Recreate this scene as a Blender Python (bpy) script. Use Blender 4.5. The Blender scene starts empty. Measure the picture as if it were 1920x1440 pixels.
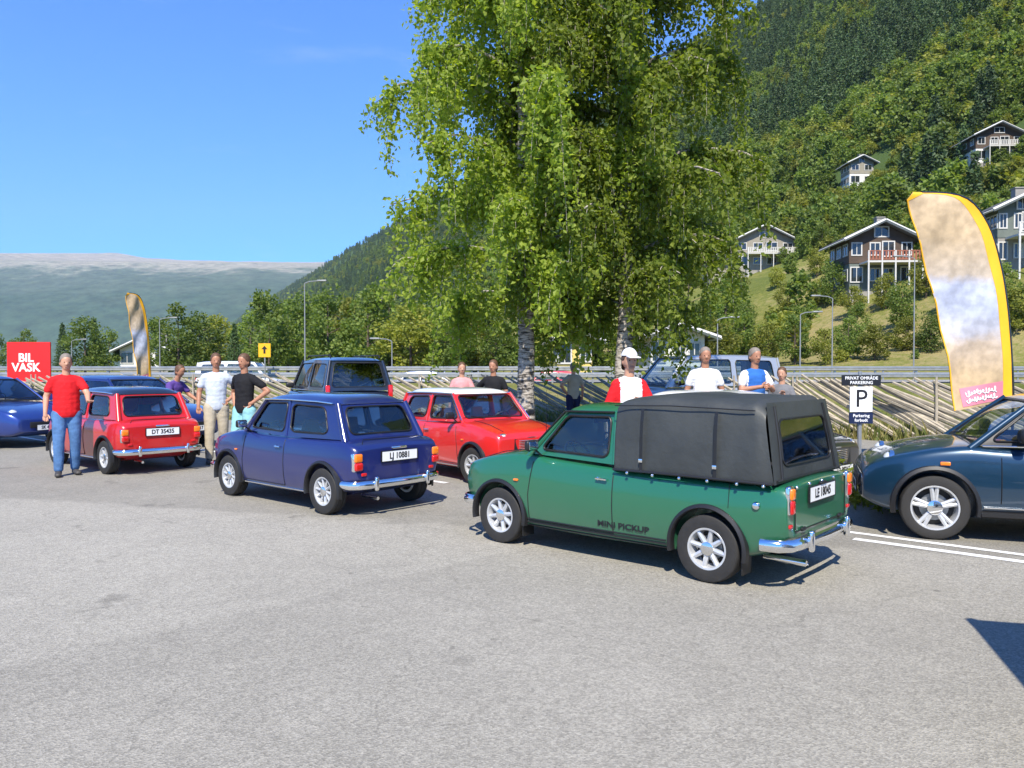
import bpy, bmesh, math, random
from math import sin, cos, pi, radians, sqrt, exp
from mathutils import Vector, Matrix, noise
random.seed(7)
SC = bpy.context.scene
C = SC.collection

# ------------------------------------------------------------------ camera, sky, sun, exposure
cam = bpy.data.cameras.new('camera')
camo = bpy.data.objects.new('camera', cam); C.objects.link(camo)
camo.location = (0, 0, 1.65)
camo.rotation_euler = (radians(90 - 1.15), 0, 0)
cam.sensor_width = 36; cam.lens = 28.125
cam.clip_start = 0.1; cam.clip_end = 30000
SC.camera = camo

SUN_EL, SUN_DX, SUN_DY = radians(49), 0.10, 1.0        # shadows fall along (dx, dy)
world = bpy.data.worlds.new('World'); SC.world = world; world.use_nodes = True
wn = world.node_tree; wn.nodes.clear()
bg = wn.nodes.new('ShaderNodeBackground'); wo = wn.nodes.new('ShaderNodeOutputWorld')
sky = wn.nodes.new('ShaderNodeTexSky'); sky.sky_type = 'NISHITA'; sky.sun_disc = False
sky.sun_elevation = SUN_EL
sky.sun_rotation = math.atan2(-SUN_DX, -SUN_DY)
sky.altitude = 100; sky.air_density = 1.0; sky.dust_density = 0.1; sky.ozone_density = 2.6
bg.inputs['Strength'].default_value = 0.108
tint = wn.nodes.new('ShaderNodeVectorMath'); tint.operation = 'MULTIPLY'; tint.inputs[1].default_value = (0.27, 0.70, 1.36)
wn.links.new(sky.outputs[0], tint.inputs[0]); 
# a few thin high wisps of cloud
wtc = wn.nodes.new('ShaderNodeTexCoord'); wmp = wn.nodes.new('ShaderNodeMapping'); wmp.inputs['Scale'].default_value = (1.6, 1.6, 5.5); wmp.inputs['Rotation'].default_value = (0.25, 0.30, 0)
wnz = wn.nodes.new('ShaderNodeTexNoise'); wnz.inputs['Scale'].default_value = 1.7; wnz.inputs['Detail'].default_value = 9; wnz.inputs['Roughness'].default_value = 0.62; wnz.inputs['Distortion'].default_value = 0.6
wmr = wn.nodes.new('ShaderNodeMapRange'); wmr.inputs[1].default_value = 0.585; wmr.inputs[2].default_value = 0.86; wmr.inputs[3].default_value = 0.0; wmr.inputs[4].default_value = 0.30
wmx = wn.nodes.new('ShaderNodeMix'); wmx.data_type = 'RGBA'; wmx.inputs['B'].default_value = (4.6, 5.0, 5.6, 1)
wn.links.new(wtc.outputs['Generated'], wmp.inputs[0]); wn.links.new(wmp.outputs[0], wnz.inputs['Vector']); wn.links.new(wnz.outputs[0], wmr.inputs[0]); wn.links.new(wmr.outputs[0], wmx.inputs['Factor'])
wn.links.new(tint.outputs[0], wmx.inputs['A']); wn.links.new(wmx.outputs['Result'], bg.inputs[0]); wn.links.new(bg.outputs[0], wo.inputs[0])

sl = bpy.data.lights.new('sun', 'SUN'); sl.energy = 4.9; sl.angle = radians(0.55); sl.color = (1.0, 0.93, 0.80)
so = bpy.data.objects.new('sun', sl); C.objects.link(so)
dn = sqrt(SUN_DX**2 + SUN_DY**2)
ldir = Vector((SUN_DX/dn*cos(SUN_EL), SUN_DY/dn*cos(SUN_EL), -sin(SUN_EL)))
so.rotation_euler = ldir.to_track_quat('-Z', 'Y').to_euler(); so.location = (0, -10, 30)

SC.view_settings.view_transform = 'Standard'; SC.view_settings.look = 'None'
SC.view_settings.exposure = 0.88; SC.view_settings.gamma = 1.0
SC.view_settings.use_curve_mapping = False
SC.render.engine = 'CYCLES'
SC.cycles.max_bounces = 6; SC.cycles.transparent_max_bounces = 12
SC.cycles.volume_bounces = 0

# ------------------------------------------------------------------ helpers
def at(px, py_or_none, Y, z=None):
    """world point seen at pixel column px and depth Y (used once, to read positions off the photo)"""
    return ((px - 960) / 1500.0 * Y, Y)

def tag(o, label=None, cat=None, group=None, kind=None):
    if label: o['label'] = label
    if cat: o['category'] = cat
    if group: o['group'] = group
    if kind: o['kind'] = kind
    return o

def empty(name, loc=(0, 0, 0), rz=0, parent=None):
    o = bpy.data.objects.new(name, None); C.objects.link(o)
    o.location = loc; o.rotation_euler = (0, 0, rz); o.empty_display_size = 0.2
    if parent: o.parent = parent
    return o

class MB:
    def __init__(s): s.v = []; s.f = []; s.m = []; s.mat = 0
    def add(s, vs, fs, mat=None):
        b = len(s.v); s.v += [tuple(p) for p in vs]
        mm = s.mat if mat is None else mat
        for f in fs: s.f.append(tuple(i + b for i in f)); s.m.append(mm)
        return s
    def box(s, c, d, M=None, mat=None, taper=1.0):
        x, y, z = d[0]/2, d[1]/2, d[2]/2
        vs = [Vector((sx*x*(taper if sz > 0 else 1), sy*y*(taper if sz > 0 else 1), sz*z)) for sz in (-1, 1) for sx, sy in ((-1, -1), (1, -1), (1, 1), (-1, 1))]
        if M is not None: vs = [M @ p for p in vs]
        vs = [p + Vector(c) for p in vs]
        return s.add(vs, [(3, 2, 1, 0), (4, 5, 6, 7), (0, 1, 5, 4), (1, 2, 6, 5), (2, 3, 7, 6), (3, 0, 4, 7)], mat)
    def tube(s, path, r, n=8, mat=None, cap=True, closed=False):
        path = [Vector(p) for p in path]; k = len(path); rr = r if isinstance(r, (list, tuple)) else [r]*k
        vs = []; up = Vector((0, 0, 1)); prev = None
        for i, p in enumerate(path):
            if closed: t = path[(i+1) % k] - path[i-1]
            else: t = (path[min(i+1, k-1)] - path[max(i-1, 0)])
            if t.length < 1e-9: t = Vector((0, 0, 1))
            t.normalize()
            a = prev if prev is not None else (up if abs(t.z) < 0.9 else Vector((1, 0, 0)))
            a = a - t*a.dot(t)
            if a.length < 1e-6: a = t.orthogonal()
            a.normalize(); prev = a; b = t.cross(a)
            for j in range(n):
                q = 2*pi*j/n; vs.append(p + (a*cos(q) + b*sin(q))*rr[i])
        fs = []
        for i in range(k if closed else k-1):
            i2 = (i+1) % k
            for j in range(n):
                j2 = (j+1) % n; fs.append((i*n+j, i*n+j2, i2*n+j2, i2*n+j))
        if cap and not closed:
            fs.append(tuple(range(n))[::-1]); fs.append(tuple((k-1)*n + j for j in range(n)))
        return s.add(vs, fs, mat)
    def lathe(s, prof, n=24, M=None, mat=None, c=(0, 0, 0), closed=False, axis='Y'):
        """prof: (radius, along); axis Y by default"""
        vs = []
        for r, h in prof:
            for j in range(n):
                q = 2*pi*j/n
                if axis == 'Y': p = Vector((r*cos(q), h, r*sin(q)))
                elif axis == 'X': p = Vector((h, r*cos(q), r*sin(q)))
                else: p = Vector((r*cos(q), r*sin(q), h))
                if M is not None: p = M @ p
                vs.append(p + Vector(c))
        k = len(prof); fs = []
        for i in range(k if closed else k-1):
            i2 = (i+1) % k
            for j in range(n):
                j2 = (j+1) % n; fs.append((i*n+j, i2*n+j, i2*n+j2, i*n+j2))
        if not closed:
            if prof[0][0] > 1e-5: fs.append(tuple(range(n)))
            if prof[-1][0] > 1e-5: fs.append(tuple((k-1)*n+j for j in range(n))[::-1])
        return s.add(vs, fs, mat)
    def prism(s, poly, h, M=None, c=(0, 0, 0), mat=None):
        """polygon in XY extruded along Z by h"""
        n = len(poly); vs = [Vector((x, y, 0)) for x, y in poly] + [Vector((x, y, h)) for x, y in poly]
        if M is not None: vs = [M @ p for p in vs]
        vs = [p + Vector(c) for p in vs]
        return s.add(vs, [tuple(range(n))[::-1], tuple(range(n, 2*n))] + [(i, (i+1) % n, (i+1) % n + n, i+n) for i in range(n)], mat)
    def mesh(s, name, mats, smooth=None, merge=0):
        me = bpy.data.meshes.new(name); me.from_pydata(s.v, [], s.f)
        for m in (mats if isinstance(mats, (list, tuple)) else [mats]): me.materials.append(m)
        if len(me.polygons): me.polygons.foreach_set('material_index', s.m[:len(me.polygons)] if len(s.m) >= len(me.polygons) else [0]*len(me.polygons))
        if merge:
            bm = bmesh.new(); bm.from_mesh(me); bmesh.ops.remove_doubles(bm, verts=bm.verts, dist=merge); bmesh.ops.recalc_face_normals(bm, faces=bm.faces); bm.to_mesh(me); bm.free()
        me.validate(); me.update()
        if smooth is not None:
            me.polygons.foreach_set('use_smooth', [True]*len(me.polygons))
            me.set_sharp_from_angle(angle=radians(smooth))
        return me
    def build(s, name, mats, parent=None, smooth=35, merge=0, loc=None):
        return link(name, s.mesh(name, mats, smooth, merge), parent, loc)

def link(name, me, parent=None, loc=None, rot=None):
    o = bpy.data.objects.new(name, me); C.objects.link(o)
    if parent: o.parent = parent
    if loc: o.location = loc
    if rot: o.rotation_euler = rot
    return o

def copy_tree(o, parent=None):
    c = o.copy(); C.objects.link(c)
    if parent: c.parent = parent
    for ch in list(o.children): copy_tree(ch, c)
    return c

def text_mesh(txt, size, mat, extr=0.0015, bold=0.0, align='CENTER', sx=1.0):
    cu = bpy.data.curves.new('txt', 'FONT'); cu.body = txt; cu.size = size; cu.extrude = extr; cu.align_x = align; cu.align_y = 'CENTER'
    cu.offset = bold; cu.resolution_u = 3
    o = bpy.data.objects.new('txt', cu); C.objects.link(o)
    bpy.context.view_layer.update()
    me = bpy.data.meshes.new_from_object(o.evaluated_get(bpy.context.evaluated_depsgraph_get()))
    bpy.data.objects.remove(o); bpy.data.curves.remove(cu)
    if sx != 1.0: me.transform(Matrix.Diagonal((sx, 1, 1, 1)))
    me.materials.clear(); me.materials.append(mat)
    return me

# ------------------------------------------------------------------ materials
def newmat(name):
    m = bpy.data.materials.new(name); m.use_nodes = True
    nt = m.node_tree; b = nt.nodes['Principled BSDF']
    return m, nt, b

def N(nt, typ, **kw):
    n = nt.nodes.new(typ)
    for k, v in kw.items():
        if k.startswith('i_'):
            key = k[2:]; n.inputs[int(key) if key.isdigit() else key.replace('_', ' ')].default_value = v
        else: setattr(n, k, v)
    return n

def plain(name, col, rough=0.5, metal=0.0, coat=0.0, var=0.0, scale=8.0, bump=0.0, spec=0.5, bscale=None, dirt=0.0):
    m, nt, b = newmat(name)
    b.inputs['Base Color'].default_value = (*col, 1); b.inputs['Roughness'].default_value = rough
    b.inputs['Metallic'].default_value = metal; b.inputs['Coat Weight'].default_value = coat; b.inputs['Coat Roughness'].default_value = 0.03
    b.inputs['Specular IOR Level'].default_value = spec
    tc = N(nt, 'ShaderNodeTexCoord')
    if var > 0:
        nz = N(nt, 'ShaderNodeTexNoise', i_Scale=scale, i_Detail=6.0, i_Roughness=0.65); nt.links.new(tc.outputs['Object'], nz.inputs['Vector'])
        rp = N(nt, 'ShaderNodeMapRange', i_1=0.3, i_2=0.7, i_3=1-var, i_4=1+var); nt.links.new(nz.outputs[0], rp.inputs[0])
        mx = N(nt, 'ShaderNodeVectorMath', operation='SCALE'); mx.inputs[0].default_value = col
        nt.links.new(rp.outputs[0], mx.inputs['Scale']); nt.links.new(mx.outputs[0], b.inputs['Base Color'])
        r2 = N(nt, 'ShaderNodeMapRange', i_1=0.3, i_2=0.7, i_3=max(0, rough-0.12*var*4), i_4=min(1, rough+0.12*var*4)); nt.links.new(nz.outputs[0], r2.inputs[0]); nt.links.new(r2.outputs[0], b.inputs['Roughness'])
    if bump > 0:
        n2 = N(nt, 'ShaderNodeTexNoise', i_Scale=bscale or scale*6, i_Detail=5.0); nt.links.new(tc.outputs['Object'], n2.inputs['Vector'])
        bp = N(nt, 'ShaderNodeBump', i_Strength=bump, i_Distance=0.02); nt.links.new(n2.outputs[0], bp.inputs['Height']); nt.links.new(bp.outputs[0], b.inputs['Normal'])
    return m

def carpaint(name, col, rough=0.28, dust=0.06, flake=0.0):
    m, nt, b = newmat(name)
    b.inputs['Roughness'].default_value = rough; b.inputs['Coat Weight'].default_value = 1.0; b.inputs['Coat Roughness'].default_value = 0.04
    b.inputs['Metallic'].default_value = flake
    tc = N(nt, 'ShaderNodeTexCoord'); sp = N(nt, 'ShaderNodeSeparateXYZ'); nt.links.new(tc.outputs['Object'], sp.inputs[0])
    nz = N(nt, 'ShaderNodeTexNoise', i_Scale=5.0, i_Detail=8.0, i_Roughness=0.7); nt.links.new(tc.outputs['Object'], nz.inputs['Vector'])
    # road dust: thicker towards the sills
    mr = N(nt, 'ShaderNodeMapRange', i_1=0.15, i_2=0.55, i_3=1.0, i_4=0.0); nt.links.new(sp.outputs['Z'], mr.inputs[0])
    mu = N(nt, 'ShaderNodeMath', operation='MULTIPLY'); nt.links.new(mr.outputs[0], mu.inputs[0]); nt.links.new(nz.outputs[0], mu.inputs[1])
    ma = N(nt, 'ShaderNodeMath', operation='MULTIPLY_ADD', i_1=dust*5, i_2=dust*0.5, use_clamp=True); nt.links.new(mu.outputs[0], ma.inputs[0])
    mx = N(nt, 'ShaderNodeMix', data_type='RGBA'); mx.inputs['A'].default_value = (*col, 1); mx.inputs['B'].default_value = (0.22, 0.20, 0.17, 1)
    nt.links.new(ma.outputs[0], mx.inputs['Factor']); nt.links.new(mx.outputs['Result'], b.inputs['Base Color'])
    cr = N(nt, 'ShaderNodeMapRange', i_1=0.0, i_2=0.4, i_3=0.035, i_4=0.35); nt.links.new(ma.outputs[0], cr.inputs[0]); nt.links.new(cr.outputs[0], b.inputs['Coat Roughness'])
    n2 = N(nt, 'ShaderNodeTexNoise', i_Scale=2.2, i_Detail=2.0); nt.links.new(tc.outputs['Object'], n2.inputs['Vector'])
    bp = N(nt, 'ShaderNodeBump', i_Strength=0.10, i_Distance=0.03); nt.links.new(n2.outputs[0], bp.inputs['Height']); nt.links.new(bp.outputs[0], b.inputs['Coat Normal'])
    return m

def glassmat(name, tint=(0.55, 0.62, 0.60), rough=0.0, base=0.06):
    m = bpy.data.materials.new(name); m.use_nodes = True; nt = m.node_tree; nt.nodes.clear()
    out = N(nt, 'ShaderNodeOutputMaterial'); mix = N(nt, 'ShaderNodeMixShader'); tr = N(nt, 'ShaderNodeBsdfTransparent'); gl = N(nt, 'ShaderNodeBsdfGlossy', i_Roughness=rough)
    tr.inputs[0].default_value = (*tint, 1); gl.inputs[0].default_value = (0.95, 0.97, 1, 1)
    fr = N(nt, 'ShaderNodeFresnel', i_IOR=1.5); ad = N(nt, 'ShaderNodeMath', operation='ADD', i_1=base, use_clamp=True)
    nt.links.new(fr.outputs[0], ad.inputs[0]); nt.links.new(ad.outputs[0], mix.inputs[0]); nt.links.new(tr.outputs[0], mix.inputs[1]); nt.links.new(gl.outputs[0], mix.inputs[2]); nt.links.new(mix.outputs[0], out.inputs[0])
    return m

def leafmat(name, c1, c2, transl=0.35, rough=0.55):
    m = bpy.data.materials.new(name); m.use_nodes = True; nt = m.node_tree; nt.nodes.clear()
    out = N(nt, 'ShaderNodeOutputMaterial'); geo = N(nt, 'ShaderNodeNewGeometry'); oi = N(nt, 'ShaderNodeObjectInfo')
    mx = N(nt, 'ShaderNodeMix', data_type='RGBA'); mx.inputs['A'].default_value = (*c1, 1); mx.inputs['B'].default_value = (*c2, 1)
    nt.links.new(geo.outputs['Random Per Island'], mx.inputs['Factor'])
    mr = N(nt, 'ShaderNodeMapRange', i_3=0.72, i_4=1.3); nt.links.new(oi.outputs['Random'], mr.inputs[0])
    sc = N(nt, 'ShaderNodeVectorMath', operation='SCALE'); nt.links.new(mx.outputs['Result'], sc.inputs[0]); nt.links.new(mr.outputs[0], sc.inputs['Scale'])
    pb = N(nt, 'ShaderNodeBsdfPrincipled', i_Roughness=rough); pb.inputs['Specular IOR Level'].default_value = 0.35
    tl = N(nt, 'ShaderNodeBsdfTranslucent')
    s2 = N(nt, 'ShaderNodeVectorMath', operation='MULTIPLY'); s2.inputs[1].default_value = (1.5, 1.5, 0.6); nt.links.new(sc.outputs[0], s2.inputs[0])
    nt.links.new(sc.outputs[0], pb.inputs['Base Color']); nt.links.new(s2.outputs[0], tl.inputs[0])
    ms = N(nt, 'ShaderNodeMixShader', i_0=transl); nt.links.new(pb.outputs[0], ms.inputs[1]); nt.links.new(tl.outputs[0], ms.inputs[2]); nt.links.new(ms.outputs[0], out.inputs[0])
    return m

M = {}
M['green'] = carpaint('green paint', (0.008, 0.118, 0.055), dust=0.05)
M['blue'] = carpaint('blue paint', (0.004, 0.012, 0.105), dust=0.05)
M['red'] = carpaint('red paint', (0.50, 0.010, 0.010), dust=0.04)
M['brightred'] = carpaint('bright red paint', (0.62, 0.016, 0.014), dust=0.04)
M['navy'] = carpaint('dark teal paint', (0.005, 0.034, 0.072), dust=0.03, flake=0.3)
M['midblue'] = carpaint('mid blue paint', (0.02, 0.05, 0.24), dust=0.03, flake=0.4)
M['suvblue'] = carpaint('dark suv paint', (0.008, 0.014, 0.035), dust=0.05)
M['silver'] = carpaint('silver paint', (0.42, 0.44, 0.46), dust=0.03, flake=0.4)
M['white'] = carpaint('white paint', (0.80, 0.80, 0.78), dust=0.02)
M['blackpaint'] = carpaint('black paint', (0.008, 0.009, 0.012), dust=0.04)
M['greypaint'] = carpaint('grey paint', (0.16, 0.17, 0.18), dust=0.03)
M['chrome'] = plain('chrome', (0.85, 0.86, 0.88), 0.08, 1.0)
M['alloy'] = plain('alloy', (0.58, 0.59, 0.60), 0.34, 0.45, var=0.10)
M['alloydark'] = plain('wheel back', (0.02, 0.02, 0.02), 0.6)
M['rubber'] = plain('tyre rubber', (0.022, 0.021, 0.020), 0.75, var=0.25, bump=0.15, scale=14)
M['black'] = plain('black trim', (0.012, 0.012, 0.013), 0.45)
M['dark'] = plain('dark interior', (0.02, 0.02, 0.022), 0.8)
M['seat'] = plain('seat vinyl', (0.05, 0.05, 0.052), 0.55, var=0.1)
M['seatlight'] = plain('light seat vinyl', (0.35, 0.34, 0.32), 0.55, var=0.1)
M['glass'] = glassmat('car glass', (0.74, 0.80, 0.78))
M['glassdark'] = glassmat('tinted glass', (0.12, 0.14, 0.15), base=0.05)
M['lamp_r'] = plain('red lens', (0.55, 0.01, 0.008), 0.12, coat=1.0)
M['lamp_o'] = plain('amber lens', (0.85, 0.20, 0.01), 0.12, coat=1.0)
M['lamp_w'] = plain('clear lens', (0.75, 0.78, 0.80), 0.08, 0.3, coat=1.0)
M['plate'] = plain('plate white', (0.80, 0.80, 0.78), 0.35)
M['ink'] = plain('black ink', (0.01, 0.01, 0.012), 0.5)
M['inkw'] = plain('white ink', (0.82, 0.82, 0.80), 0.5)
M['wood'] = plain('weathered wood', (0.34, 0.295, 0.225), 0.85, var=0.35, scale=5, bump=0.3)
M['steel'] = plain('galvanised steel', (0.36, 0.37, 0.37), 0.42, 0.6, var=0.12, scale=3)
M['pole'] = plain('lamp post grey', (0.26, 0.27, 0.27), 0.5, 0.3)
M['signyellow'] = plain('yellow sign', (0.80, 0.42, 0.01), 0.4)
M['redboard'] = plain('red board', (0.72, 0.018, 0.016), 0.4)
# ------------------------------------------------------------------ cars
def interp(tab, x):
    """smooth (monotone-ish) table lookup"""
    if x <= tab[0][0]: return tab[0][1]
    for (a, va), (b, vb) in zip(tab, tab[1:]):
        if x <= b:
            t = (x-a)/(b-a); t = t*t*(3-2*t)*0.5 + t*0.5
            return va + (vb-va)*t
    return tab[-1][1]

def body_mesh(P, name):
    """closed lower body as a loft along X with wheel arches cut out"""
    xs = P['xs']; zt = P['ztop']; w = P['wid']; zb = P['zbot']; zs = P.get('zsh')
    hs = P.get('prof', [(0.0, 0.0), (0.55, 0.0), (0.90, 0.015), (0.955, 0.10), (0.99, 0.32), (1.0, 0.50), (0.992, 0.70), (0.965, 0.86), (0.93, 0.925), (0.87, 0.955), (0.45, 0.992), (0.0, 1.0)])
    vs = []; fs = []; k = len(hs); ring = 2*k-2
    for x in xs:
        W = interp(w, x); T = interp(zt, x); B = interp(zb, x)
        half = [(W*a, B + (T-B)*b) for a, b in hs]
        full = half + [(-y, z) for y, z in half[-2:0:-1]]
        vs += [(x, y, z) for y, z in full]
    n = len(xs)
    for i in range(n-1):
        for j in range(ring):
            j2 = (j+1) % ring; fs.append((i*ring+j, i*ring+j2, (i+1)*ring+j2, (i+1)*ring+j))
    # end caps as strips
    for i, flip in ((0, False), (n-1, True)):
        for j in range(k-1):
            a, b = i*ring+j, i*ring+j+1
            c, d = i*ring+(ring-j-1) % ring, i*ring+(ring-j) % ring
            q = (a, d, c, b) if not flip else (a, b, c, d)
            q = tuple(dict.fromkeys(q))
            if len(q) > 2: fs.append(q)
    me = bpy.data.meshes.new(name); me.from_pydata(vs, [], fs)
    bm = bmesh.new(); bm.from_mesh(me); bmesh.ops.recalc_face_normals(bm, faces=bm.faces); bm.to_mesh(me); bm.free()
    o = bpy.data.objects.new('tmp', me); C.objects.link(o)
    ss = o.modifiers.new('s', 'SUBSURF'); ss.levels = 2; ss.render_levels = 2
    cb = MB()
    for ax in P['axles']:
        for s in (-1, 1):
            wmax = interp(w, ax); cb.lathe([(P['ra'], s*(wmax+0.2)), (P['ra'], s*(wmax-P.get('well', 0.26)))][::-s], n=40, c=(ax, 0, P['rt']+P.get('az', 0.02)))
            cb.box((ax, s*(wmax+0.2+(wmax-P.get('well', 0.26)))/2, -0.15), (P['ra']*1.985, (0.2+P.get('well', 0.26))*0.999, (P['rt']+P.get('az', 0.02)+0.15)*2*0.5+0.14)) if False else None
    cm = cb.mesh('cut', M['dark'], None, merge=1e-5); co = bpy.data.objects.new('cut', cm); C.objects.link(co)
    bo = o.modifiers.new('b', 'BOOLEAN'); bo.object = co; bo.operation = 'DIFFERENCE'; bo.solver = 'EXACT'
    bpy.context.view_layer.update()
    res = bpy.data.meshes.new_from_object(o.evaluated_get(bpy.context.evaluated_depsgraph_get()))
    bpy.data.objects.remove(o); bpy.data.objects.remove(co)
    # material 0 paint, 1 dark: wheel wells, floor, cabin deck
    mi = []
    cx0, cx1 = P['cabin']
    for p in res.polygons:
        c = p.center; m = 0
        for ax in P['axles']:
            r = sqrt((c.x-ax)**2 + (c.z-P['rt']-P.get('az', 0.02))**2)
            nr = Vector((c.x-ax, 0, c.z-P['rt']-P.get('az', 0.02)))
            if abs(c.y) > interp(w, ax)-P.get('well', 0.26)-0.01 and r < P['ra']+0.004 and (nr.length < 1e-3 or p.normal.dot(nr.normalized()) < -0.5 or abs(p.normal.y) > .9 and r < P['ra']-0.002): m = 1
        if p.normal.z < -0.7 and c.z < interp(zb, c.x)+0.06: m = 1
        if p.normal.z > 0.6 and cx0 < c.x < cx1 and abs(c.y) < interp(w, c.x)*0.84: m = 1
        mi.append(m)
    res.polygons.foreach_set('material_index', mi)
    res.polygons.foreach_set('use_smooth', [True]*len(res.polygons)); res.set_sharp_from_angle(angle=radians(38))
    return res

def ringpts(u0, u1, v0, v1, r, na=4, ns=5):
    """rounded rectangle, quartered at its corner diagonals; ru, rv radii"""
    ru, rv = r
    cs = [((u0, v0), (1, 1), 180), ((u1, v0), (-1, 1), 270), ((u1, v1), (-1, -1), 0), ((u0, v1), (1, -1), 90)]
    out = []
    for k in range(4):
        (cu, cv), (su, sv), a0 = cs[k]; ou, ov = cu+su*ru, cv+sv*rv
        for i in range(na+1):     # second half of the corner arc
            a = radians(a0+45+45*i/na); out.append((ou+ru*cos(a), ov+rv*sin(a)))
        (du, dv), (tu, tv), b0 = cs[(k+1) % 4]; pu, pv = du+tu*ru, dv+tv*rv
        a = radians(b0); e = (pu+ru*cos(a), pv+rv*sin(a)); s0 = out[-1]
        for i in range(1, ns): out.append((s0[0]+(e[0]-s0[0])*i/ns, s0[1]+(e[1]-s0[1])*i/ns))
        for i in range(na): a = radians(b0+45*i/na); out.append((pu+ru*cos(a), pv+rv*sin(a)))
    return out

def patch(c00, c10, c11, c01, bulge=0.0, nrm=None):
    c00, c10, c11, c01 = map(Vector, (c00, c10, c11, c01))
    n = (c10-c00).cross(c01-c00).normalized() if nrm is None else Vector(nrm)
    def f(u, v, off=0.0):
        p = (c00*(1-u)+c10*u)*(1-v) + (c01*(1-u)+c11*u)*v
        return p + n*(bulge*(1-(2*u-1)**2)*(1-(2*v-1)**2)*1.0 + off)
    f.n = n
    return f

def window_panel(F, hole, rad, parent, paint, gname='side_window', glass=None, seal=True, thick=-0.02, panel='window_surround', chrome=False, sealr=0.011):
    """body panel with a rounded opening, rubber seal and pane"""
    outer = ringpts(0, 1, 0, 1, (0, 0)); inner = ringpts(*hole, rad); n = len(inner)
    b = MB(); st = 4; vs = []
    for s in range(st+1):
        t = s/st
        for (a, c), (d, e) in zip(outer, inner): vs.append(F(a+(d-a)*t, c+(e-c)*t))
    for (d, e) in inner: vs.append(F(d, e, thick))
    fs = [(s*n+j, s*n+(j+1) % n, (s+1)*n+(j+1) % n, (s+1)*n+j) for s in range(st+1) for j in range(n)]
    b.add(vs, fs)
    if panel: b.build(panel, paint, parent, 40, merge=1e-5)
    g = MB(); vs = []; cu, cv = (hole[0]+hole[1])/2, (hole[2]+hole[3])/2; lv = [1.0, 0.7, 0.35]
    for l in lv:
        for (d, e) in inner: vs.append(F(cu+(d-cu)*l, cv+(e-cv)*l, thick*0.6))
    vs.append(F(cu, cv, thick*0.6)); c = len(vs)-1
    fs = [(s*n+j, s*n+(j+1) % n, (s+1)*n+(j+1) % n, (s+1)*n+j) for s in range(len(lv)-1) for j in range(n)]
    fs += [((len(lv)-1)*n+j, (len(lv)-1)*n+(j+1) % n, c) for j in range(n)]
    g.add(vs, fs); go = g.build(gname, glass or M['glass'], parent, 60, merge=1e-5)
    if seal:
        q = MB(); pts = [F(d, e, 0.002) for d, e in inner]
        cl = [pts[0]]
        for p in pts[1:]:
            if (p-cl[-1]).length > 0.004: cl.append(p)
        if (cl[-1]-cl[0]).length < 0.004: cl.pop()
        q.tube(cl, sealr, 6, closed=True); q.build('rubber_seal', M['chrome'] if chrome else M['black'], go, 60)
    return go

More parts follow.
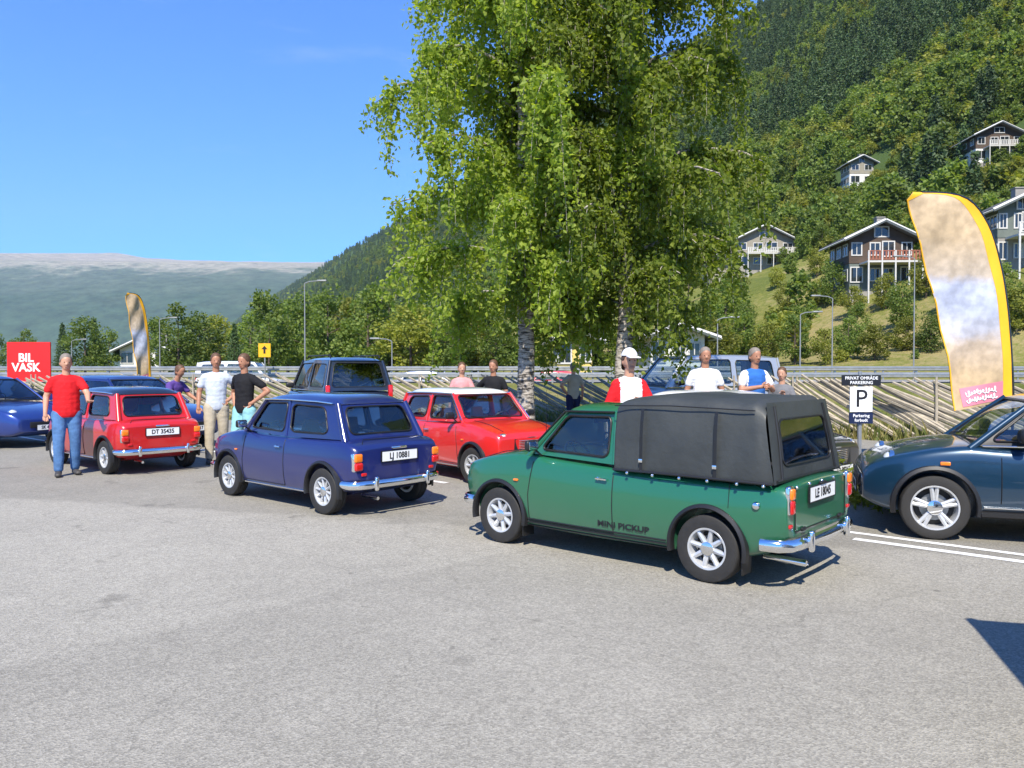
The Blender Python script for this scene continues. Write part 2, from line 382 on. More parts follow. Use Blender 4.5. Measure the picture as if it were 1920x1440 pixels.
_wheels = {}
def wheel_meshes(r, wd, style):
    key = (r, wd, style)
    if key in _wheels: return _wheels[key]
    t = MB(); rr = r*0.60 if style != 'modern' else r*0.68
    prof = [(rr, -wd*.42), (rr+0.01, -wd*.47), (r*0.86, -wd*.5), (r*0.955, -wd*.46), (r*0.985, -wd*.40), (r, -wd*.22), (r, -wd*.2), (r-.006, -wd*.19), (r-.006, -wd*.16), (r, -wd*.15), (r, -.01*wd), (r-.006, 0), (r, .01*wd), (r, wd*.15), (r-.006, wd*.16), (r-.006, wd*.19), (r, wd*.2), (r, wd*.22), (r*0.985, wd*.40), (r*0.955, wd*.46), (r*0.86, wd*.5), (rr+0.01, wd*.47), (rr, wd*.42)]
    t.lathe(prof, n=48, closed=True)
    tm = t.mesh('tyre', M['rubber'], 30)
    s = MB()
    y = wd*0.40
    s.lathe([(rr-.004, -y), (rr+0.004, y*0.98), (rr+0.010, y*1.06), (rr+0.004, y*1.13), (rr-0.010, y*1.10), (rr-0.018, y*0.7), (rr-0.03, -y*0.2), (rr-.034, -y)], n=48, closed=True, mat=0)
    s.lathe([(0.001, -y*0.25), (rr-0.02, -y*0.3), (rr-0.02, -y*0.34), (0.001, -y*0.30)][::-1], n=32, mat=1)
    s.lathe([(rr*.62, -y*0.1), (rr*.62, -y*0.02), (0.001, -y*0.02)], n=24, mat=2)    # brake drum
    hub = rr*0.30
    s.lathe([(hub*1.05, -y*0.1), (hub, y*0.78), (hub*0.6, y*0.86), (hub*0.55, y*1.0), (0.001, y*1.02)], n=20, mat=0)
    ns, wf0, wf1 = {'mini': (8, .27, .19), 'modern': (5, .42, .26), 'multi': (10, .20, .15)}[style]
    for i in range(ns):
        a = 2*pi*i/ns + .2
        prs = [(0, 0)] if style != 'modern' else [(-.13, 0), (.13, 0)]
        for (da, _) in prs:
            aa = a+da
            M3 = Matrix.Rotation(-aa, 3, 'Y')
            L0, L1 = hub*0.7, rr-0.006; w0, w1 = rr*wf0*(1 if style != 'modern' else .45), rr*wf1*(1 if style != 'modern' else .6)
            y0, y1 = y*0.80, y*0.92; dp = 0.022
            vs = [M3 @ Vector(p) for p in [(L0, y0-dp, -w0/2), (L0, y0-dp, w0/2), (L1, y1-dp*1.3, w1/2), (L1, y1-dp*1.3, -w1/2), (L0, y0-.004, -w0/2), (L0, y0-.004, w0/2), (L1, y1-.004, w1/2), (L1, y1-.004, -w1/2), (L0, y0+.004, 0), (L1, y1+.006, 0)]]
            s.add(vs, [(0, 1, 2, 3), (0, 3, 7, 4), (1, 5, 6, 2), (4, 7, 9, 8), (8, 9, 6, 5), (0, 4, 8, 5, 1), (2, 6, 9, 7, 3)])
    for i in range(4):
        a = 2*pi*i/4+.5; s.lathe([(0.011, y*0.6), (0.011, y*0.93), (0.001, y*0.96)], n=6, c=(hub*.75*cos(a), 0, hub*.75*sin(a)), mat=3)
    s.lathe([(.05*rr/.15, y*1.0), (.045*rr/.15, y*1.04), (0.001, y*1.06)], n=16, mat=3)
    sm = s.mesh('rim', [M['alloy'], M['alloydark'], M['steel'], M['chrome']], 35, merge=0)
    bm = bmesh.new(); bm.from_mesh(sm); bmesh.ops.recalc_face_normals(bm, faces=bm.faces); bm.to_mesh(sm); bm.free()
    _wheels[key] = (tm, sm); return tm, sm

def wheels(car, P, style, steer=0.0):
    for ax in P['axles']:
        for s in (1, -1):
            W = interp(P['wid'], ax)
            e = empty('wheel', (ax, s*(W-P.get('wd', .165)*.5-.005), P['rt']), (0 if s > 0 else pi) + (steer if ax > 0 else 0), car)
            tm, rm = wheel_meshes(P['rt'], P.get('wd', .165), style)
            link('tyre', tm, e); link('rim', rm, e, rot=(0, random.uniform(0, 1.2), 0))

def arch_flares(car, P, mat, wdt=0.028):
    for ax in P['axles']:
        for s in (1, -1):
            W = interp(P['wid'], ax); b = MB(); k = 25; vs = []; r0 = P['ra']; zc = P['rt']+P.get('az', .02)
            for i in range(k):
                a = radians(-12 + 204*i/(k-1)); x, z = ax+cos(a)*r0, zc+sin(a)*r0
                dx, dz = cos(a), sin(a)
                for rr, yy in ((-.006, -.05), (-.006, .012), (.004, .022), (wdt, .010), (wdt+.008, -.03)):
                    vs.append((x+dx*rr, s*(W+yy), z+dz*rr))
            fs = [(i*5+j, i*5+j+1, (i+1)*5+j+1, (i+1)*5+j) if s > 0 else (i*5+j, (i+1)*5+j, (i+1)*5+j+1, i*5+j+1) for i in range(k-1) for j in range(4)]
            b.add(vs, fs); b.build('wheel_arch', mat, car, 50)

def plate(car, loc, rz, txt, w=.52, h=.11, tilt=0, size=.095, two=None):
    b = MB(); b.box((0, 0, 0), (w, .008, h)); o = b.build('number_plate', M['plate'], car)
    o.location = loc; o.rotation_euler = (tilt, 0, rz)
    f = MB()
    for z in (h/2+.004, -h/2-.004): f.box((0, 0.001, z), (w+.02, .014, .008))
    for x in (w/2+.006, -w/2-.006): f.box((x, 0.001, 0), (.012, .014, h+.001))
    f.build('plate_frame', M['black'], o)
    lines = [(txt, 0)] if not two else [(txt, h*.24), (two, -h*.24)]
    for t, z in lines:
        me = text_mesh(t, size, M['ink'], .001, .0022, sx=.92); l = link('lettering', me, o, (0, -.0055, z-.002), (pi/2, 0, 0))
    return o

def seats(car, P, x0, zt, col='seat', rear=True, steer_y=.33):
    for y in (.3, -.3):
        b = MB(); b.box((x0, y, zt-.22), (.12, .40, .50), Matrix.Rotation(-.18, 3, 'Y'), taper=.85); b.box((x0-.06, y, zt+.09), (.07, .22, .15), taper=.8)
        b.tube([(x0-.03, y-.05, zt), (x0-.06, y-.05, zt+.06)], .006); b.tube([(x0-.03, y+.05, zt), (x0-.06, y+.05, zt+.06)], .006)
        b.build('seat', M[col], car, 60)
    if rear:
        b = MB(); b.box((P['rear_seat'], 0, zt-.2), (.12, 1.0, .38), Matrix.Rotation(-.2, 3, 'Y'), taper=.92); b.build('seat', M[col], car, 60)
    b = MB(); q = [Vector((x0+.52, steer_y, zt-.02)) + Matrix.Rotation(-.9, 3, 'Y') @ Vector((cos(a)*.17, sin(a)*.17, 0)) for a in [2*pi*i/20 for i in range(20)]]
    b.tube(q, .011, 6, closed=True); cc = Vector((x0+.54, steer_y, zt-.03))
    for i in (0, 7, 13): b.tube([cc, q[i]], .008, 5)
    b.build('steering_wheel', M['black'], car, 60)
    b = MB(); b.box((x0+.78, 0, zt-.07), (.22, 1.05, .10), taper=.85); b.build('dashboard', M['black'], car, 60)
    b = MB(); b.box((x0+.52, 0, zt+.30), (.02, .20, .055), taper=.9); b.tube([(x0+.53, 0, zt+.33), (x0+.56, 0, zt+.37)], .006); b.build('rear_view_mirror', M['black'], car)

def light(car, name, loc, r, mat, axis='X', sgn=1, bezel=True, depth=.03):
    e = MB(); e.lathe([(r, 0), (r*.98, sgn*depth*.4), (r*.8, sgn*depth*.8), (r*.4, sgn*depth), (0.001, sgn*depth*1.05)], n=24, axis=axis, c=loc)
    o = e.build(name, mat, car, 60, merge=1e-5)
    if bezel:
        b = MB(); b.lathe([(r*1.18, -sgn*.03), (r*1.20, sgn*.004), (r*1.12, sgn*.016), (r*1.0, sgn*.012), (r*.98, -sgn*.005)], n=24, axis=axis, c=loc); b.build('bezel', M['chrome'], o, 60)
    return o

def blockpart(car, name, loc, size, mat, M3=None, bev=0.012, seg=2, parent=None):
    bm = bmesh.new(); bmesh.ops.create_cube(bm, size=1)
    for v in bm.verts: v.co = Vector((v.co.x*size[0], v.co.y*size[1], v.co.z*size[2]))
    bmesh.ops.bevel(bm, geom=bm.edges[:], offset=min(bev, min(size)*.45), segments=seg, affect='EDGES', profile=.5)
    me = bpy.data.meshes.new(name); bm.to_mesh(me); bm.free()
    if M3 is not None: me.transform(M3.to_4x4())
    me.transform(Matrix.Translation(loc)); me.materials.append(mat)
    me.polygons.foreach_set('use_smooth', [True]*len(me.polygons)); me.set_sharp_from_angle(angle=radians(40))
    return link(name, me, parent or car)

def seam(car, pts, r=.0045, mat='black', name='door_seam'):
    b = MB(); b.tube(pts, r, 4); return b.build(name, M[mat], car, 60)

# --- geometry of the small classic hatch / pickup
def mini_P(pick=False):
    fa, ra = 1.02, (-1.02 if not pick else -1.12)
    xf, xr = 1.54, (-1.53 if not pick else -1.74)
    xs = [xf+.0, xf-.012, xf-.05, xf-.12, 1.30, 1.15, .95, .80, .66, .55, .3, 0, -.3, -.6, -.9, -1.1]
    if not pick: xs += [-1.25, -1.36, -1.44, -1.495, -1.522, -1.53]
    else: xs += [-1.3, -1.5, -1.64, -1.71, -1.737, -1.74]
    P = dict(xs=xs, axles=(fa, ra), rt=.262, ra=.305, az=.012, well=.24, wd=.165,
             wid=[(xr, .60 if not pick else .655), (xr+.02, .63 if not pick else .668), (xr+.12, .672 if not pick else .69), (xr+.4, .70), (0, .705), (.95, .70), (1.30, .675), (1.46, .63), (xf, .585)],
             zbot=[(xr, .40), (xr+.10, .30), (xr+.35, .19), (0, .165), (1.15, .18), (1.42, .30), (xf, .38)],
             cabin=(-1.2 if not pick else -1.66, .60))
    if not pick: P['ztop'] = [(xr, .76), (xr+.03, .80), (xr+.12, .845), (xr+.25, .87), (-1.0, .865), (.4, .865), (.72, .90), (.85, .892), (1.15, .85), (1.38, .79), (1.48, .755), (1.528, .70), (xf, .66)]
    else: P['ztop'] = [(xr, .79), (xr+.03, .805), (xr+.12, .815), (-1.0, .82), (-.3, .84), (.4, .865), (.72, .90), (.85, .892), (1.15, .85), (1.38, .79), (1.48, .755), (1.528, .70), (xf, .66)]
    P['xf'], P['xr'] = xf, xr; P['rear_seat'] = -.75
    return P
_body = {}

def classic_mini(name, label, loc, rz, paint, roofmat=None, txt='LJ 10881', pick=False, ftxt=None, wheel='mini', flare='black', group=None, seatcol='seat', glassr=None, open_door=False, door_paint=None, steer=0.0):
    car = empty(name, (*loc, 0), rz); tag(car, label, 'pickup' if pick else 'car', group)
    P = mini_P(pick); key = 'pick' if pick else 'mini'
    if key not in _body: _body[key] = body_mesh(P, 'body_'+key)
    me = _body[key].copy(); me.materials.clear(); me.materials.append(M[paint]); me.materials.append(M['dark'])
    link('body', me, car)
    pm = M[paint]; rm = M[roofmat or paint]
    wheels(car, P, wheel, steer)
    arch_flares(car, P, M[flare])
    # greenhouse corners
    Ab, At = (.70, .615, .865), (.33, .535, 1.262)
    Bb, Bt = (-.24, .640, .835), (-.20, .545, 1.272)
    zC = 1.262
    Cb, Ct = (-1.27, .575, .845), (-1.06, .505, 1.235)
    fl = lambda p: (p[0], -p[1], p[2])
    for s in (1, -1):
        g = (lambda p: p) if s > 0 else fl
        q = [(g(Ab)), (g(Bb)), (g(Bt)), (g(At))]
        if s > 0: F = patch(q[1], q[0], q[3], q[2], .012)
        else: F = patch(q[0], q[1], q[2], q[3], .012)
        F2 = F
        # uv: for s>0 u runs B->A; mirror keeps holes equal
        hole = (.07, .90, .12, .90) if s > 0 else (.10, .93, .12, .90)
        if F.n.y*s < 0: F.n.negate()
        if not (open_door and s > 0):
            window_panel(F, hole, (.07, .13), car, pm, 'side_window', chrome=False, panel='door_frame')
        else:
            window_panel(F, hole, (.07, .13), car, pm, 'side_window', panel='door_frame')
        if not pick:
            q = [g(Bb), g(Cb), g(Ct), g(Bt)]
            F = patch(q[1], q[0], q[3], q[2], .016) if s > 0 else patch(q[0], q[1], q[2], q[3], .016)
            n = F.n
            if n.y*s < 0: n.negate()
            hole = (.24, .93, .14, .88) if s > 0 else (.07, .76, .14, .88)
            window_panel(F, hole, (.10, .16), car, pm, 'side_window', panel='rear_quarter_panel', glass=glassr)
        # pillars rounding the corners
        b = MB(); b.tube([Vector(g(Ab))+Vector((.01, 0, -.03)), Vector(g(At))], [.030, .020], 10); b.build('pillar', pm, car, 60)
        if not pick: b = MB(); b.tube([Vector(g(Cb))+Vector((-.01, -.015*s, -.03)), Vector(g(Ct))+Vector((.0, -.01*s, 0))], [.045, .036], 10); b.build('pillar', pm, car, 60)
        b = MB(); b.tube([Vector(g(Bb)), Vector(g(Bt))], .016, 8); b.build('pillar', pm, car, 60)
        # drip rail
        b = MB(); rail = [Vector(g(Ab))+Vector((0, s*.02, .02)), Vector(g(At))+Vector((0, s*.028, .002)), Vector(g(Bt))+Vector((0, s*.028, .0))]
        if not pick: rail += [Vector(((-.75), s*.553, 1.262)), Vector((-1.0, s*.532, 1.246))]
        b.tube(rail, .010, 6); b.build('drip_rail', M['chrome'] if not pick else M['black'], car, 60)
        # waist trim
        # door seams
        xr_ = -.24
        ys = [(z, .0) for z in (.84, .7, .5, .3, .22)]
        def side_y(x, z):
            W = interp(P['wid'], x); T = interp(P['ztop'], x); B = interp(P['zbot'], x); t = (z-B)/(T-B)
            pr = [(0.90, 0.015), (0.955, 0.10), (0.99, 0.32), (1.0, 0.50), (0.992, 0.70), (0.965, 0.86), (0.93, 0.925), (0.87, 0.955)]
            for (a, b0), (c, d) in zip(pr, pr[1:]):
                if b0 <= t <= d: return W*(a+(c-a)*(t-b0)/(d-b0))
            return W*(.90 if t < .1 else .87)
        P['side_y'] = side_y
        seam(car, [(-.26, s*(side_y(-.26, z)+.0005), z) for z in (.80, .74, .68, .6, .5, .4, .32, .26)], .005)
        seam(car, [(.66-.05*(z > .5)*(z-.5)/.3, s*(side_y(.66, z)+.0005), z) for z in (.80, .74, .68, .6, .5, .4, .32, .26)], .005)
        seam(car, [(x, s*(side_y(x, .26)+.0005), .26) for x in (-.26, 0, .3, .66)], .004)
        # sill stripes
        if pick:
            for z in (.215, .245, .275):
                b = MB(); xsn = [-.76+1.44*i/12 for i in range(13)]
                b.tube([(x, s*(side_y(x, z)+.001), z) for x in xsn], .0065, 4); b.build('side_stripe', M['ink'], car, 60)
        else:
            b = MB(); b.tube([(-.70, s*(side_y(-.7, .23)+.004), .225), (.70, s*(side_y(.7, .23)+.004), .225)], .012, 6); b.build('sill_trim', M['chrome'], car)
        # door handle
        b = MB(); b.tube([(-.10, s*(side_y(-.1, .70)+.02), .715), (-.21, s*(side_y(-.2, .70)+.022), .712)], .010, 6); b.lathe([(.016, 0), (.014, s*.02), (.001, s*.022)], n=12, c=(-.12, s*side_y(-.12, .70), .715)); b.build('door_handle', M['chrome'], car, 60)
        # wing mirror on the door
        b = MB(); yb = side_y(.55, .8); b.tube([(.56, s*(.60), .84), (.57, s*(.68), .90), (.57, s*.72, .93)], .010, 6)
        mo = b.build('wing_mirror', M['black'], car, 60); blockpart(car, 'mirror_housing', (.57, s*.755, .955), (.055, .15, .095), M['black'], bev=.025, seg=3, parent=mo)
        blockpart(car, 'mirror_glass', (.540, s*.755, .955), (.006, .12, .07), M['chrome'], bev=.002, parent=mo)
        # side repeater
        blockpart(car, 'side_indicator', (.80, s*(side_y(.8, .62)+.006), .62), (.055, .02, .022), M['lamp_o'], bev=.008)
    # windscreen
    F = patch(Ab, fl(Ab), fl(At), At, .045)
    if F.n.x < 0: F.n.negate()
    window_panel(F, (.055, .945, .10, .93), (.05, .13), car, pm, 'windscreen', panel='windscreen_frame')
    b = MB()
    for y0 in (.28, -.22): b.tube([F(.5-y0*.8, .06, .015), F(.5-y0*.8+.20, .14, .02)], .006, 5); b.tube([F(.5-y0*.8+.02, .10, .018), F(.5-y0*.8+.38, .13, .012)], .004, 5)
    b.build('wiper', M['black'], car)
    # scuttle strip
    # roof
    xa, xb = .345, (-1.075 if not pick else -.30)
    b = MB(); nu, nv = 18, 14; vs = []
    for i in range(nu+1):
        u = i/nu; x = xa+(xb-xa)*u
        hw = interp([(-1.08, .50), (-.9, .525), (-.3, .548), (.1, .545), (.35, .535)], x)+.012
        for j in range(nv+1):
            v = 2*j/nv-1; base = interp([(-1.08, 1.235), (-.8, 1.262), (-.3, 1.272), (.35, 1.262)], x)
            e1 = 1-abs(2*u-1)**5 if not pick else 1-(max(0, 1-2*u))**5*1.0
            vs.append((x+.0, hw*v, base-.004+.078*(e1**.6 if e1 > 0 else 0)*(1-abs(v)**4)**.62*(1)))
    b.add(vs, [(i*(nv+1)+j, i*(nv+1)+j+1, (i+1)*(nv+1)+j+1, (i+1)*(nv+1)+j) for i in range(nu) for j in range(nv)])
    b.build('roof', rm, car, 70, merge=1e-6)
    b = MB(); b.add([(xa, .53, 1.255), (xa, -.53, 1.255), (xb, -.50, 1.235), (xb, .50, 1.235)], [(0, 1, 2, 3)]); b.build('headlining', M['seatlight'], car)
    # front: grille, lights, bumper
    gx = P['xf']+.004
    gr = MB(); vs = []
    gr.box((gx-.02, 0, .555), (.03, .66, .20), taper=.96); go = gr.build('grille', M['black'], car)
    for k in range(8):
        z = .475+.022*k; bb = MB(); bb.tube([(gx-.03, -.33, z), (gx+.001, -.2, z), (gx+.004, 0, z), (gx+.001, .2, z), (gx-.03, .33, z)], .0045, 5); bb.build('grille_bar', M['chrome'], go)
    bb = MB(); bb.tube([(gx-.02, -.34, .46), (gx-.0, 0, .455), (gx-.02, .34, .46), (gx-.03, .36, .56), (gx-.03, .32, .655), (gx-.01, 0, .67), (gx-.03, -.32, .655), (gx-.03, -.36, .56)], .010, 6, closed=True); bb.build('grille_surround', M['chrome'], go, 60)
    for s in (1, -1):
        light(car, 'headlight', (P['xf']-.055, s*.475, .635), .088, M['lamp_w'], depth=.035)
        blockpart(car, 'indicator', (P['xf']-.03, s*.46, .475), (.03, .09, .045), M['lamp_o'])
    def bumper(x, z, sgn, hw):
        b = MB(); pts = [(x-sgn*.22, hw+.01, z), (x-sgn*.09, hw-.01, z), (x-sgn*.02, hw-.09, z), (x, hw-.22, z), (x+sgn*.012, 0, z), (x, -hw+.22, z), (x-sgn*.02, -hw+.09, z), (x-sgn*.09, -hw+.01, z), (x-sgn*.22, -hw-.01, z)]
        vs = []; sec = [(-.0, -.045), (.022, -.03), (.028, 0), (.022, .03), (0, .045)]
        for i, p in enumerate(pts):
            p = Vector(p); t = Vector(pts[min(i+1, 8)])-Vector(pts[max(i-1, 0)]); t.normalize(); nn = Vector((t.y, -t.x, 0)); nn *= (1 if nn.x*sgn > 0 or abs(nn.x) < .2 and nn.y*p.y > 0 else -1)
            for a, c in sec: vs.append(p+nn*a+Vector((0, 0, c)))
        b.add(vs, [(i*5+j, i*5+j+1, (i+1)*5+j+1, (i+1)*5+j) for i in range(8) for j in range(4)]); bo = b.build('bumper', M['chrome'], car, 60)
        for y in (.38, -.38): blockpart(car, 'overrider', (x+sgn*.035, y, z+.01), (.05, .05, .16), M['chrome'], bev=.02, seg=3, parent=bo)
        return bo
    bumper(P['xf']+.035, .37, 1, .66)
    bumper(P['xr']-.035, .36, -1, .66 if not pick else .69)
    plate(car, (P['xf']+.055, 0, .385) if pick else (P['xf']+.06, 0, .40), pi/2, ftxt or txt)
    # bonnet seams
    for s in (1, -1):
        seam(car, [(x, s*.47*(1-.12*max(0, x-.9)), interp(P['ztop'], x)-.010-.006*0) for x in (.78, .95, 1.15, 1.32, 1.44)], .004, name='bonnet_seam')
    # rear
    xr = P['xr']
    if not pick:
        Rb, Rt = Cb, Ct
        F = patch(fl(Rb), Rb, Rt, fl(Rt), .035)
        if F.n.x > 0: F.n.negate()
        window_panel(F, (.085, .915, .12, .90), (.07, .20), car, pm, 'rear_window', panel='rear_window_frame', glass=glassr)
        b = MB(); lid = [(-.42, .845), (.42, .845), (.47, .80), (.47, .60), (.44, .50), (-.44, .50), (-.47, .60), (-.47, .80)]
        b.tube([(xr+.012+(.11 if z > .83 else .055 if z > .79 else -.006), y, z) for y, z in lid], .005, 4, closed=True); b.build('boot_seam', M['black'], car, 60)
        for s in (1, -1):
            t = blockpart(car, 'tail_light', (xr+.030, s*.572, .660), (.09, .105, .095), M['lamp_o'], Matrix.Rotation(-s*.0, 3, 'Z'), bev=.02, seg=3)
            blockpart(car, 'brake_light', (xr+.026, s*.570, .565), (.09, .105, .09), M['lamp_r'], bev=.02, seg=3, parent=t)
            blockpart(car, 'reflector', (xr+.005, s*.50, .475), (.03, .07, .035), M['lamp_r'], bev=.008)
            blockpart(car, 'lamp_trim', (xr+.048, s*.573, .612), (.075, .122, .21), M['chrome'], bev=.02, seg=3, parent=t)
        plate(car, (xr-.016, 0, .655), -pi/2, txt, tilt=0)
        blockpart(car, 'boot_handle', (xr-.005, 0, .745), (.03, .22, .03), M['chrome'])
        b = MB(); b.tube([(xr+.25, .32, .20), (xr-.02, .32, .195)], .024, 12, cap=False); b.tube([(xr+.25, .32, .20), (xr-.018, .32, .195)], .02, 12); b.build('exhaust_pipe', M['chrome'], car, 60)
        b = MB(); b.tube([(-.9, 0, 1.315), (-.93, 0, 1.36)], .004); b.build('badge', M['chrome'], car) if False else None
    seats(car, P, -.18, .86, seatcol, rear=not pick)
    return car, P

def car_shadow_underside(car, P): pass
def pickup(name, label, loc, rz, paint, txt, group=None):
    car, P = classic_mini(name, label, loc, rz, paint, pick=True, txt=txt, wheel='mini', flare='black', group=group)
    xr = P['xr']
    # cab back wall
    b = MB(); b.box((-.315, 0, 1.06), (.02, 1.06, .42)); b.build('cab_back', M['dark'], car)
    # canvas tilt over the load bed, lofted along X
    b = MB(); xs = [-.245, -.262, -.30, -.42, -.58, -.74, -.90, -1.06, -1.22, -1.36, -1.48, -1.57, -1.615, -1.64, -1.65]
    sec = [(1.0, 0.0), (1.006, .10), (1.0, .3), (.985, .5), (.965, .70), (.945, .84), (.91, .92), (.84, .965), (.70, .985), (.4, .998), (0, 1.0)]
    full = sec + [(-a, z) for a, z in sec[-2::-1]]; k = len(full); rings = []
    for i, x in enumerate(xs):
        t = (x+.245)/-1.405
        W = .690 if x < -.30 else .676; top = interp([(-1.66, 1.335), (-1.62, 1.385), (-1.52, 1.42), (-1.2, 1.435), (-.4, 1.425), (-.3, 1.41), (-.245, 1.37)], x)
        if x < -1.6: W *= .985
        zb0 = .795 if x > -.3 else .80
        ring = []
        for (a, h) in full:
            z = zb0 + (top-zb0)*h; lean = 0.0
            if x < -1.5: lean = .095*h*(1 if x < -1.56 else .6)        # the rear curtain leans forward
            p = Vector((x+lean, W*a, z))
            fold = noise.noise(Vector((x*3.1, z*2.2+a*3, 1.7)))*.020*min(1, h*3) + sin(x*7+z*9)*.004*h + noise.noise(Vector((x*9+z*5, a*6, z*3)))*.009
            hoop = .007*cos((x+.3)*2*pi/.42)*(h > .3)
            p.y += (1 if a > 0 else -1)*(fold+hoop*.5)*(abs(a) > .3); p.z += (fold*1.2 + hoop)*(abs(a) <= .95 and h > .9)
            ring.append(p)
        rings.append(ring)
    vs = [p for r in rings for p in r]
    fs = [(i*k+j, i*k+j+1, (i+1)*k+j+1, (i+1)*k+j) for i in range(len(xs)-1) for j in range(k-1)]
    fs.append(tuple(range(k))[::-1])
    b.add(vs, fs)
    me = b.mesh('canvas_cover', M['canvas'], None); o = link('canvas_cover', me, car)
    ss = o.modifiers.new('s', 'SUBSURF'); ss.levels = ss.render_levels = 1
    me.polygons.foreach_set('use_smooth', [True]*len(me.polygons))
    # rear curtain with clear window
    W = .68; zb, zt = .80, 1.335
    F = patch((-1.652, -W, zb), (-1.652, W, zb), (-1.552, .60, zt+.055), (-1.552, -.60, zt+.055), .02)
    if F.n.x > 0: F.n.negate()
    window_panel(F, (.13, .87, .20, .78), (.06, .10), car, M['canvas'], 'rear_window', glass=M['clearpvc'], panel='rear_curtain', sealr=.009, thick=-.004)
    b = MB(); 
    for u in (.10, .90): b.tube([F(u, .02, .008), F(u, .5, .010), F(u, .95, .008)], .010, 5)
    b.tube([F(.03, .03, .008), F(.97, .03, .008)], .012, 5); b.build('curtain_strap', M['black'], car)
    # binding rope line and poppers along the hem
    for s in (1, -1):
        b = MB(); pts = [(-.27, s*.697, .806), (-.6, s*.712, .812), (-1.0, s*.713, .812), (-1.4, s*.708, .808), (-1.64, s*.692, .806)]
        b.tube(pts, .011, 6); b.build('canvas_hem', M['black'], car, 60)
        for x in (-.42, -.66, -.90, -1.14, -1.38, -1.58):
            q = MB(); q.lathe([(.014, 0), (.013, s*.008), (.007, s*.013), (.001, s*.014)], n=10, c=(x, s*(.716 if x > -1.5 else .703), .79)); q.build('popper', M['chrome'], car, 60)
        for x in (-.55, -1.2):      # webbing straps with buckles
            pz = [(.80, .716), (.95, .718), (1.1, .714), (1.22, .706), (1.32, .69)]
            st_ = MB(); vs = [(x+dx, s*(y_-.004 if z_ > .9 else y_), z_) for z_, y_ in pz for dx in (-.014, .014)]; st_.add(vs, [(2*i, 2*i+1, 2*i+3, 2*i+2) for i in range(4)]); so_ = st_.build('strap', M['black'], car, None)
            blockpart(car, 'buckle', (x, s*.722, .90), (.036, .008, .03), M['chrome'], bev=.003, parent=so_)
        sm_ = MB(); sm_.tube([(-.27, s*.672, 1.335), (-.8, s*.684, 1.35), (-1.5, s*.672, 1.335)], .005, 5); sm_.build('stitched_seam', M['black'], car, 60)
    for y in (-.5, -.25, 0, .25, .5):
        q = MB(); q.lathe([(.014, 0), (.013, -.008), (.007, -.013), (.001, -.014)], n=10, axis='X', c=(xr-.002, y, .775)); q.build('popper', M['chrome'], car, 60)
    # tailgate seams, hinges, lamps
    seam(car, [(xr-.001, -.52, .78), (xr-.004, -.52, .45), (xr-.004, .52, .45), (xr-.001, .52, .78)], .005, name='tailgate_seam')
    for y in (-.38, .38): blockpart(car, 'hinge', (xr-.010, y, .455), (.02, .08, .03), M['black'])
    for s in (1, -1):
        t = blockpart(car, 'tail_light', (xr-.006, s*.600, .735), (.05, .075, .085), M['lamp_o'], bev=.018, seg=3)
        blockpart(car, 'brake_light', (xr-.006, s*.600, .640), (.05, .066, .105), M['lamp_r'], bev=.018, seg=3, parent=t)
        blockpart(car, 'lamp_trim', (xr+.008, s*.600, .69), (.045, .088, .21), M['chrome'], bev=.018, seg=3, parent=t)
        blockpart(car, 'reflector', (xr-.002, s*.60, .50), (.02, .06, .03), M['lamp_r'])
        seam(car, [(-1.30, s*P['side_y'](-1.3, .74), .80-.02), (-1.30, s*(P['side_y'](-1.3, .62)+.001), .6)], .003)
        me = text_mesh('MINI PICKUP', .066, M['ink'], .001, .0022, sx=1.35)
        o = link('lettering', me, car, (-.36, s*(P['side_y'](-.36, .33)+.004), .335), (pi/2, 0, 0 if s < 0 else pi))
    plate(car, (xr-.018, .02, .695), -pi/2, 'LE 18045')
    blockpart(car, 'plate_lamp', (xr-.02, .02, .765), (.03, .12, .02), M['black'])
    b = MB(); b.tube([(xr+.3, .36, .20), (xr-.03, .36, .195)], .026, 12, cap=False); b.tube([(xr+.3, .36, .20), (xr-.027, .36, .195)], .021, 12); b.build('exhaust_pipe', M['chrome'], car, 60)
    q = MB(); q.lathe([(.03, 0), (.03, .012), (.02, .02), (.001, .022)], n=16, c=(-1.52, P['side_y'](-1.52, .62), .64)); q.build('fuel_cap', M['chrome'], car, 60)
    b = MB(); b.tube([(.62, .48, .90), (.60, .50, 1.45)], [.004, .0015], 5); b.build('aerial', M['black'], car)
    # mud flaps
    for ax in P['axles']:
        for s in (1, -1):
            blockpart(car, 'mud_flap', (ax-.285, s*.60, .20), (.012, .16, .20), M['black'])
    return car, P

M['canvas'] = plain('black canvas', (0.034, 0.038, 0.037), 0.60, var=0.22, bump=0.35, scale=2.2, bscale=11, coat=0.12)
M['canvas'].node_tree.nodes['Principled BSDF'].inputs['Coat Roughness'].default_value = 0.35
M['clearpvc'] = glassmat('clear vinyl window', (0.42, 0.43, 0.38), rough=0.06, base=0.10)

